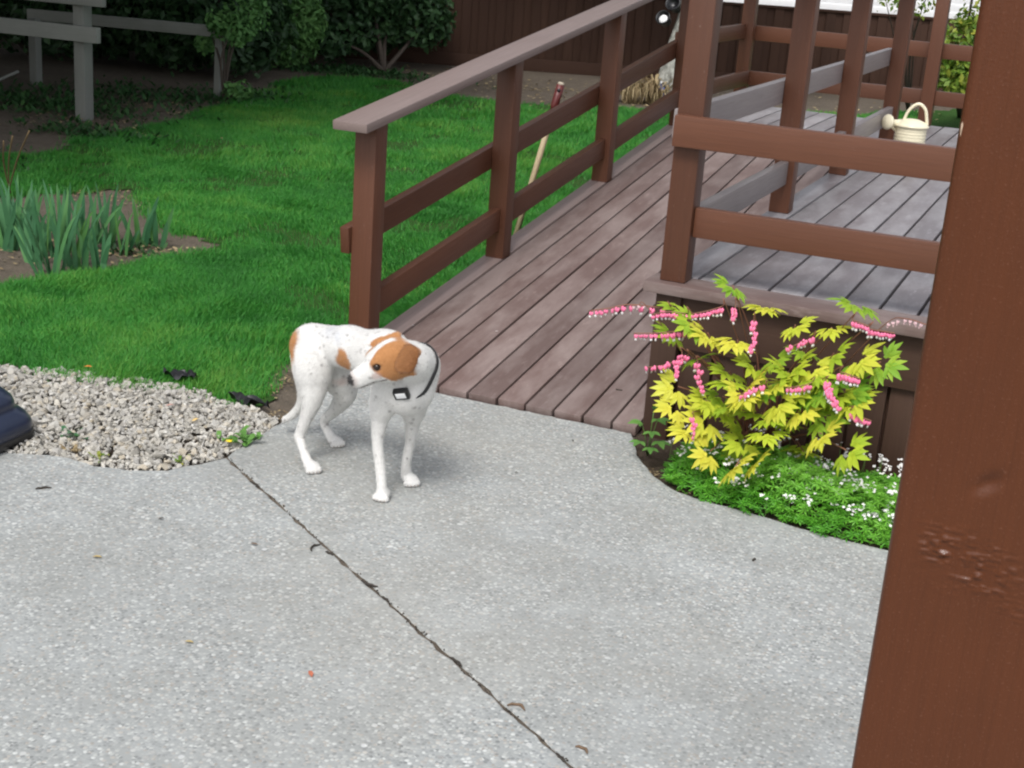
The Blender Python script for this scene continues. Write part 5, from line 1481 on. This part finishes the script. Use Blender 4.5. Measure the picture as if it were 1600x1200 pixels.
# ================================================================== OLD GREY TIMBER RAILS
ow = M['old_wood']
t1 = thing('timber_rail', (-7.361, 8.808, 0), 'nearer weathered grey timber rail with square post on the left', 'rail')
b = Vector((-7.361, 8.808, 0))
beam('post', (b.x, b.y + 0.05, -0.05), (b.x, b.y + 0.05, 1.5), 0.10, 0.10, ow, t1, 0.006, (0, 1, 0))
beam('post', (b.x - 2.3, b.y + 0.1, -0.05), (b.x - 2.3, b.y + 0.1, 1.5), 0.10, 0.10, ow, t1, 0.006, (0, 1, 0))
beam('crossbeam', (b.x - 2.6, b.y - 0.03, 0.625), (b.x + 0.215, b.y - 0.03, 0.644), 0.055, 0.118, ow, t1, 0.008)
beam('crossbeam', (b.x - 2.6, b.y - 0.03, 0.875), (b.x + 0.27, b.y - 0.03, 0.905), 0.055, 0.10, ow, t1, 0.008)
t2 = thing('timber_rail', (-7.515, 10.86, 0), 'farther weathered grey timber rail half hidden by shrubs', 'rail')
b = Vector((-7.515, 10.86, 0))
beam('post', (b.x, b.y, -0.05), (b.x + 0.02, b.y, 0.56), 0.062, 0.062, ow, t2, 0.006, (0, 1, 0))
beam('post', (b.x - 1.55, b.y - 0.6, -0.05), (b.x - 1.55, b.y - 0.6, 0.56), 0.08, 0.08, ow, t2, 0.006, (0, 1, 0))
beam('crossbeam', (b.x - 2.1, b.y - 0.05, 0.535), (b.x + 0.23, b.y - 0.05, 0.575), 0.055, 0.10, ow, t2, 0.008)
stick = Vector((-8.676, 9.079, 0)); stick.z = 0.0
tag(tube('stick', catmull([stick, stick.lerp(Vector((-9.248, 10, 0.031)), 0.7), Vector((-9.034, 10, 0.11))], 4), [0.02] * 5 + [0.014] * 4, ow, None, 6), 'pale broken stick poking in from the left edge', 'stick')

# ================================================================== TREE TRUNK WITH HANGING POTS, DRY GRASS
t = NT('mottled_grey_bark'); vv = t.coords('Object', (1, 1, 0.6))
n1 = t.noise(vv, 22, 6, 0.7); vo = t.n('TexVoronoi'); vo.inputs['Scale'].default_value = 26; t.l(vv, vo.inputs['Vector'])
c = t.mix(t.ramp(n1, [(0.4, 0), (0.6, 1)]), (0.20, 0.20, 0.18), (0.46, 0.46, 0.42))
c = t.mix(t.ramp(vo.outputs['Distance'], [(0.1, 0.6), (0.3, 0)]), c, (0.07, 0.07, 0.06))
gbark = t.set(c, 0.9, t.bump(n1, 0.8, 0.02))
tb = Vector((-4.442, 14.6, 0)); tb.z = -0.04
tr_ = thing('tree', tuple(tb), 'tree with pale mottled grey trunk beyond the ramp railing', 'tree')
tube('trunk', catmull([tb, tb + Vector((0.05, 0, 0.45)), tb + Vector((0.16, 0.02, 1.0)), tb + Vector((0.20, 0.05, 2.0)), tb + Vector((0.25, 0.1, 3.6))], 6), [0.19, 0.165, 0.15, 0.14, 0.135, 0.13] + [0.13 - 0.003 * i for i in range(19)], gbark, tr_, 14)
lob = [((tb.x + 0.25, tb.y + 0.1, 4.2), (1.5, 1.5, 0.9), 2)]
leaf_cloud('crown', lob, 2500, 0.14, M['lime_leaf'], tr_, tuple(tb), 240, 0.3)
blk = NT('black_pot_plastic').set((0.012, 0.012, 0.014), 0.35)
def lathe(name, prof, m, parent, W, n=20, smooth=True):
    v = []; q = []
    for i, (rr_, z) in enumerate(prof):
        for k in range(n):
            a = 2 * math.pi * k / n; v.append((rr_ * math.cos(a), rr_ * math.sin(a), z))
        if i:
            for k in range(n): q.append(((i - 1) * n + k, (i - 1) * n + (k + 1) % n, i * n + (k + 1) % n, i * n + k))
    return link(name, np_mesh(name, v, np.array(q), [m], smooth), parent, W)
wht = NT('white_perlite').set((0.75, 0.75, 0.76), 0.7)
for (c, s, lab) in (((-4.511, 14.48, 0.844), 1.0, 'lower black hanging pot with white contents on the grey trunk'), ((-4.423, 14.5, 0.993), 1.05, 'upper black hanging pot on the grey trunk')):
    c = Vector(c)
    p = thing('hanging_pot', tuple(c), lab, 'pot', 'black pots hung on the trunk')
    W = Matrix.Translation(c) @ Euler((R(62), R(-12), 0)).to_matrix().to_4x4() @ Matrix.Scale(s, 4)
    lathe('pot_shell', [(0.0, -0.07), (0.055, -0.07), (0.066, 0.03), (0.078, 0.035), (0.078, 0.05), (0.066, 0.05), (0.06, 0.0), (0.0, -0.01)], blk, p, W)
    if 'white' in lab:
        bm = bmesh.new(); bmesh.ops.create_icosphere(bm, subdivisions=2, radius=0.05)
        for v_ in bm.verts: v_.co.z *= 0.35
        link('white_filling', bm_mesh('white_filling', bm, [wht], True), p, W @ Matrix.Translation((0.004, -0.018, 0.035)))
    tube('hanger', [c + Vector((0, 0.02, 0.06)), c + Vector((0.05, 0.12, 0.14))], 0.004, blk, p, 5)
def dry_clump(base, n, L, lab):
    b = Vector(base); b.z = -0.03
    d_ = thing('dry_grass_clump', tuple(b), lab, 'dry grass', 'dry grass clumps by the grey trunk')
    ac = Acc(); r = random.Random(n)
    for k in range(n):
        an = r.uniform(0, 6.28); u = r.uniform(0.2, 0.95)
        d = Vector((math.cos(an) * u, math.sin(an) * u, 1)).normalized(); l = L * r.uniform(0.6, 1.1)
        p = Vector((r.gauss(0, 0.05), r.gauss(0, 0.05), 0)); o = Vector((math.cos(an), math.sin(an), 0))
        path = [p, p + d * l * 0.45, p + d * l * 0.75 + o * l * 0.12, p + d * l * 0.8 + o * l * 0.35 - Vector((0, 0, l * 0.12)), p + d * l * 0.6 + o * l * 0.55 - Vector((0, 0, l * 0.25))]
        v, q = leaf_strip(path, [0.006, 0.007, 0.006, 0.005, 0.001], (-o.x, -o.y, 1.0), 0.1); ac.add(v, q, None, 0, r.random())
    link('blades', ac.mesh('blades', [M['dry_leaf']]), d_, Matrix.Translation(b))
dry_clump((-4.708, 14.22, 0), 120, 0.34, 'left tan dry grass clump by the grey trunk'); dry_clump((-4.493, 14.36, 0), 130, 0.42, 'right tan dry grass clump in front of the grey trunk')
blu = NT('blue_plastic').set((0.03, 0.11, 0.42), 0.35)
c = Vector((-4.43, 14.79, 0)); c.z = -0.03
bt = thing('blue_bottle', tuple(c), 'small blue plastic bottle at the foot of the grey trunk', 'bottle')
lathe('bottle_body', [(0.0, 0.0), (0.045, 0.0), (0.048, 0.01), (0.048, 0.15), (0.03, 0.19), (0.016, 0.20), (0.016, 0.225)], blu, bt, Matrix.Translation(c - Vector((0.02, 0.35, 0))))
lathe('bottle_cap', [(0.0181, 0.222), (0.0181, 0.246), (0.0, 0.246)], NT('bottle_cap_plastic').set((0.5, 0.52, 0.55), 0.4), bt, Matrix.Translation(c - Vector((0.02, 0.35, 0))))
bm = bmesh.new(); bmesh.ops.create_icosphere(bm, subdivisions=2, radius=0.035)
for v_ in bm.verts: v_.co += v_.co.normalized() * (0.002 * math.sin(v_.co.z * 300))
tag(link('white_ball', bm_mesh('white_ball', bm, [wht], True), None, Matrix.Translation(Vector((-4.317, 14.12, 0)) + Vector((0, 0, 0.004)))), 'small white ball lying by the dry grass at the grey trunk', 'ball')

# ================================================================== WATERING CAN on the deck
cream = plain('cream_enamel', (0.74, 0.68, 0.50), 0.35, 0.06, 25)
wc = Vector((-1.098, 8.55, DZ))
can = thing('watering_can', tuple(wc), 'cream watering can with arched handle standing on the deck', 'watering can')
Wc = Matrix.Translation(wc) @ Matrix.Rotation(R(12), 4, 'Z')
prof = [(0.0, 0.002), (0.083, 0.002), (0.087, 0.008)]
for k in range(8):
    z = 0.012 + k * 0.0175; prof += [(0.0885, z), (0.092, z + 0.006), (0.0885, z + 0.0125)]
prof += [(0.090, 0.156), (0.099, 0.159), (0.100, 0.166), (0.094, 0.173), (0.072, 0.190), (0.038, 0.202), (0.0, 0.206)]
lathe('body', prof, cream, can, Wc, 32)
hp_ = [Wc @ Vector(p) for p in ((-0.050, 0.0, 0.190), (-0.026, 0, 0.255), (0.020, 0, 0.292), (0.062, 0, 0.265), (0.080, 0, 0.205), (0.086, 0, 0.165))]
tube('handle', catmull(hp_, 6), 0.0095, cream, can, 8)
tube('spout', catmull([Wc @ Vector((-0.055, 0, 0.172)), Wc @ Vector((-0.10, -0.02, 0.172)), Wc @ Vector((-0.128, -0.045, 0.178))], 4), [0.026 - 0.0012 * i for i in range(9)], cream, can, 10)
tube('strut', catmull([Wc @ Vector((-0.082, 0, 0.125)), Wc @ Vector((-0.10, -0.02, 0.140)), Wc @ Vector((-0.125, -0.045, 0.162))], 3), 0.008, cream, can, 6)
rd = Vector((-0.55, -0.80, 0.15)).normalized()
lathe('rose', [(0.014, -0.05), (0.03, -0.02), (0.044, -0.004), (0.044, 0.003), (0.034, 0.010), (0.0, 0.016)], cream, can,
      Matrix.Translation(Wc @ Vector((-0.142, -0.058, 0.180))) @ rd.to_track_quat('Z', 'Y').to_matrix().to_4x4(), 24)

# ================================================================== GARDEN TOOL leaning outside the ramp railing
tw = plain('ash_handle', (0.46, 0.36, 0.22), 0.6, 0.15, 40)
redp = plain('worn_red_paint', (0.11, 0.022, 0.02), 0.4, 0.4, 60)
tb0 = Vector((-2.848, 6.813, 0)); tb0.z = -0.03; tb1 = Vector((-2.66, 6.89, 0.906))
td = (tb1 - tb0)
tl = thing('garden_tool', tuple(tb0), 'wooden handled garden tool with red socket leaning outside the ramp railing', 'tool')
tube('handle', [tb0, tb0 + td * 0.5, tb0 + td * 0.86], 0.0155, tw, tl, 10)
tube('socket', [tb0 + td * 0.84, tb0 + td * 0.87, tb0 + td * 0.985], [0.0165, 0.021, 0.021], redp, tl, 10)
tube('handle_end', [tb0 + td * 0.983, tb0 + td * 0.998], [0.0195, 0.014], plain('pale_end_grain', (0.42, 0.36, 0.28), 0.7), tl, 10)
bm = bmesh.new(); bmesh.ops.create_uvsphere(bm, u_segments=10, v_segments=6, radius=0.010)
link('rivet', bm_mesh('rivet', bm, [blk], True), tl, Matrix.Translation(tb0 + td * 0.955 + Vector((0.004, -0.017, 0))))

# ================================================================== NAVY BIN at the left edge
navy = plain('navy_moulded_plastic', (0.016, 0.024, 0.052), 0.28, 0.12, 15)
bc = Vector((-3.26, 2.98, 0))
bn = thing('bin', tuple(bc), 'dark navy moulded plastic bin at the left edge of the patio', 'bin')
def rounded_loft(name, sections, m, parent, W, n=8):
    """sections: (half_x, half_y, corner radius, z)"""
    v = []; q = []; ring = 4 * (n + 1)
    for i, (hx, hy, cr, z) in enumerate(sections):
        for (sx, sy, a0) in ((1, 1, 0), (-1, 1, 90), (-1, -1, 180), (1, -1, 270)):
            for k in range(n + 1):
                a = R(a0 + 90 * k / n); v.append((sx * (hx - cr) + cr * math.cos(a), sy * (hy - cr) + cr * math.sin(a), z))
        if i:
            for k in range(ring): q.append(((i - 1) * ring + k, (i - 1) * ring + (k + 1) % ring, i * ring + (k + 1) % ring, i * ring + k))
    c = len(v); v.append((0, 0, sections[-1][3] + 0.004))
    tr = [((len(sections) - 1) * ring + k, (len(sections) - 1) * ring + (k + 1) % ring, c) for k in range(ring)]
    return link(name, np_mesh(name, v, [np.array(q), np.array(tr)], [m], True), parent, W)
WB = Matrix.Translation(bc + Vector((0.02, 0.01, 0))) @ Matrix.Rotation(R(4), 4, 'Z') @ Matrix.Diagonal((1.02, 1.02, 1.18, 1))
rounded_loft('base', [(0.290, 0.29, 0.05, 0.001), (0.300, 0.30, 0.06, 0.008), (0.302, 0.302, 0.06, 0.028), (0.297, 0.297, 0.06, 0.032)], blk, bn, WB)
rounded_loft('body', [(0.300, 0.300, 0.07, 0.030), (0.305, 0.305, 0.075, 0.040), (0.303, 0.303, 0.08, 0.058), (0.290, 0.290, 0.08, 0.078), (0.277, 0.277, 0.08, 0.090), (0.270, 0.270, 0.08, 0.097), (0.272, 0.272, 0.085, 0.106),
                      (0.268, 0.268, 0.09, 0.122), (0.25, 0.25, 0.09, 0.142), (0.215, 0.215, 0.09, 0.156), (0.15, 0.15, 0.08, 0.164), (0.05, 0.05, 0.04, 0.168)], navy, bn, WB)

# ================================================================== SMALL LITTER
dk = plain('dark_litter', (0.035, 0.028, 0.022), 0.8, 0.3, 80)
brn = plain('brown_litter', (0.14, 0.09, 0.055), 0.8, 0.3, 80)
r = random.Random(414)
def catkin(c, L, curl, ang, m, lab, grp=None):
    c = Vector(c); c.z = 0.0035
    pts = []
    for k in range(7):
        u = k / 6 - 0.5
        a = ang + curl * u
        pts.append(Vector((math.cos(ang) * u * L * (1 if curl == 0 else math.sin(curl / 2 + 1e-6) / (curl / 2 + 1e-6)) - math.sin(ang) * curl * L * (0.125 - u * u * 0.5), math.sin(ang) * u * L + math.cos(ang) * curl * L * (0.125 - u * u * 0.5), 0.0015 * math.sin(k * 2.1))))
    v, q, tt = tube_arrays(pts, [0.0016, 0.003, 0.0036, 0.0034, 0.0036, 0.003, 0.0012], 6)
    tag(link('catkin', np_mesh('catkin', v, [q, tt], [m], True), None, Matrix.Translation(c)), lab, 'catkin', grp)
JA = math.atan2(jd.y, jd.x)
for (p, L, cu, da, lab) in (((-2.171, 3.342, 0), .05, .3, .2, 'dark catkin at the far end of the patio joint'), ((-1.786, 3.056, 0), .05, 1.9, 2.2, 'curled dark catkin hooked beside the patio joint'), ((-1.736, 3.044, 0), .03, .4, .4, 'short dark catkin just past the hooked one'),
                            ((-1.554, 2.94, 0), .05, -.8, .5, 'thick dark catkin on the middle of the joint'), ((-1.479, 2.884, 0), .035, .4, .1, 'dark catkin below the thick one on the joint'), ((-1.186, 2.689, 0), .05, .5, .1, 'dark catkin lying along the lower joint'),
                            ((-0.982, 2.573, 0), .055, 2.4, .6, 'thin brown twig curled like a hook by the lower joint'), ((-0.794, 2.488, 0), .04, 2.0, .3, 'brown curled catkin near the bottom picture edge'), ((-0.822, 2.439, 0), .035, .3, 0, 'dark catkin at the bottom end of the joint'),
                            ((-2.659, 2.984, 0), .045, .8, 1.4, 'thin dark twig on the left slab below the bin'), ((-0.71, 3.643, 0), .02, .3, 1.9, 'small dark bit on the patio below the flower bed')):
    catkin(p, L, cu, JA + da, dk if 'brown' not in lab else brn, lab)
# crumbs of debris packed along the joint
ac = Acc()
for k in range(260):
    u = r.uniform(0, 0.60); p = J0.lerp(J1, u) + jn.normalized() * r.gauss(0, 0.0045)
    s = r.uniform(0.0012, 0.0042) * (1.5 if r.random() > 0.9 else 1); mi = r.randrange(14)
    W = np.array(Matrix.Translation((p.x, p.y, 0.0005)) @ Euler((r.uniform(0, 6), r.uniform(0, 6), r.uniform(0, 6))).to_matrix().to_4x4() @ Matrix.Scale(s, 4))
    ac.add(sv[mi] @ W[:3, :3].T + W[:3, 3], None, sf[mi])
tag(link('joint_debris', ac.mesh('joint_debris', [dk]), patio), kind='stuff')
def fallen_leaf(c, L, ang, m, lab, z=0.004):
    c = Vector(c); c.z = z
    d = Vector((math.cos(ang), math.sin(ang), 0))
    v, q = leaf_strip([-d * L / 2, -d * L * 0.15 + Vector((0, 0, L * 0.06)), d * L * 0.2 + Vector((0, 0, L * 0.08)), d * L / 2 + Vector((0, 0, L * 0.02))], [0.0006, L * 0.2, L * 0.17, 0.0006], (0, 0, 1), 0.25)
    tag(link('fallen_leaf', np_mesh('fallen_leaf', v, np.array(q), [m], True), None, Matrix.Translation(c)), lab, 'leaf')
redl = plain('red_brown_leaf', (0.42, 0.13, 0.07), 0.6); orl = plain('orange_leaf', (0.75, 0.22, 0.05), 0.6); ochl = plain('ochre_leaf', (0.40, 0.30, 0.12), 0.7); yl = plain('yellow_leaf', (0.72, 0.50, 0.18), 0.6); pkl = plain('dusty_red_leaf', (0.42, 0.22, 0.18), 0.6)
fallen_leaf((-1.447, 2.469, 0), .028, 2.3, redl, 'red-brown leaf on the lower left slab')
fallen_leaf((-2.236, 2.701, 0), .026, 0.3, ochl, 'ochre leaf scrap on the left slab')
fallen_leaf((-2.247, 2.988, 0), .020, 1.2, dk, 'tiny black leaf scrap below the gravel')
fallen_leaf((-1.938, 2.984, 0), .022, 0.2, brn, 'grey-brown leaf scrap left of the joint')
fallen_leaf((-1.541, 3.873, 0), .014, 1.0, dk, 'black speck of leaf between dog and flower bed')
fallen_leaf((-1.496, 4.252, 0), .016, 2.2, dk, 'dark leaf scrap just below the foot of the ramp')
fallen_leaf((-1.766, 2.451, 0), .022, 0.2, ochl, 'pale tan scrap near the lower left of the patio')
fallen_leaf((-3.24, 3.887, 0), .030, 0.4, orl, 'bright orange leaf at the top edge of the gravel', 0.03)
fallen_leaf((-2.598, 3.641, 0), .030, 1.4, yl, 'yellow leaf lying on the gravel', 0.032)
fallen_leaf((-2.747, 3.705, 0), .032, 0.9, pkl, 'dusty red leaf lying on the gravel', 0.034)
d0 = Vector((-1.499, 4.72, 0.052)); 
o = tag(tube('twig', [d0 + Vector((-0.012, 0, 0.004)), d0 + Vector((0.012, 0.004, 0.004))], 0.003, dk, None, 5), 'short black twig on the lower right of the ramp', 'twig')
for (p, lab) in (((-2.464, 4.931, 0.08), 'pale petal on the ramp edge near the dog'), ((-2.134, 5.028, 0.092), 'white petal in the middle of the ramp')):
    fallen_leaf(p, .013, 0.5, M['white_petal'], lab, p[2] + 0.004)
# crumpled black landscape plastic sticking out at the lawn edge
blp = plain('black_landscape_plastic', (0.012, 0.012, 0.014), 0.45, 0.2)
def plastic(c, L, W_, ang, seed, lab):
    c = Vector(c); c.z = 0.0
    nx_, ny_ = 12, 5; v = []; q = []
    for i in range(nx_):
        for j in range(ny_):
            u = (i / (nx_ - 1) - 0.5) * L; w = (j / (ny_ - 1) - 0.5) * W_ * (1 - abs(i / (nx_ - 1) - 0.5))
            z = 0.022 + 0.018 * float(vnoise(i * 0.7, j * 0.9, 1, seed)) + 0.010 * math.sin(j * 1.9 + i)
            v.append((u * math.cos(ang) - w * math.sin(ang), u * math.sin(ang) + w * math.cos(ang), max(z, 0.0)))
            if i and j: q.append(((i - 1) * ny_ + j - 1, i * ny_ + j - 1, i * ny_ + j, (i - 1) * ny_ + j))
    tag(link('plastic_scrap', np_mesh('plastic_scrap', v, np.array(q), [blp], True), None, Matrix.Translation(c)), lab, 'plastic sheet')
plastic((-2.939, 4.025, 0), .12, .06, 0.25, 3, 'crumpled black plastic sheet at the top edge of the gravel')
plastic((-2.593, 3.942, 0), .17, .04, -0.05, 5, 'black plastic strip where the lawn meets the gravel tip')
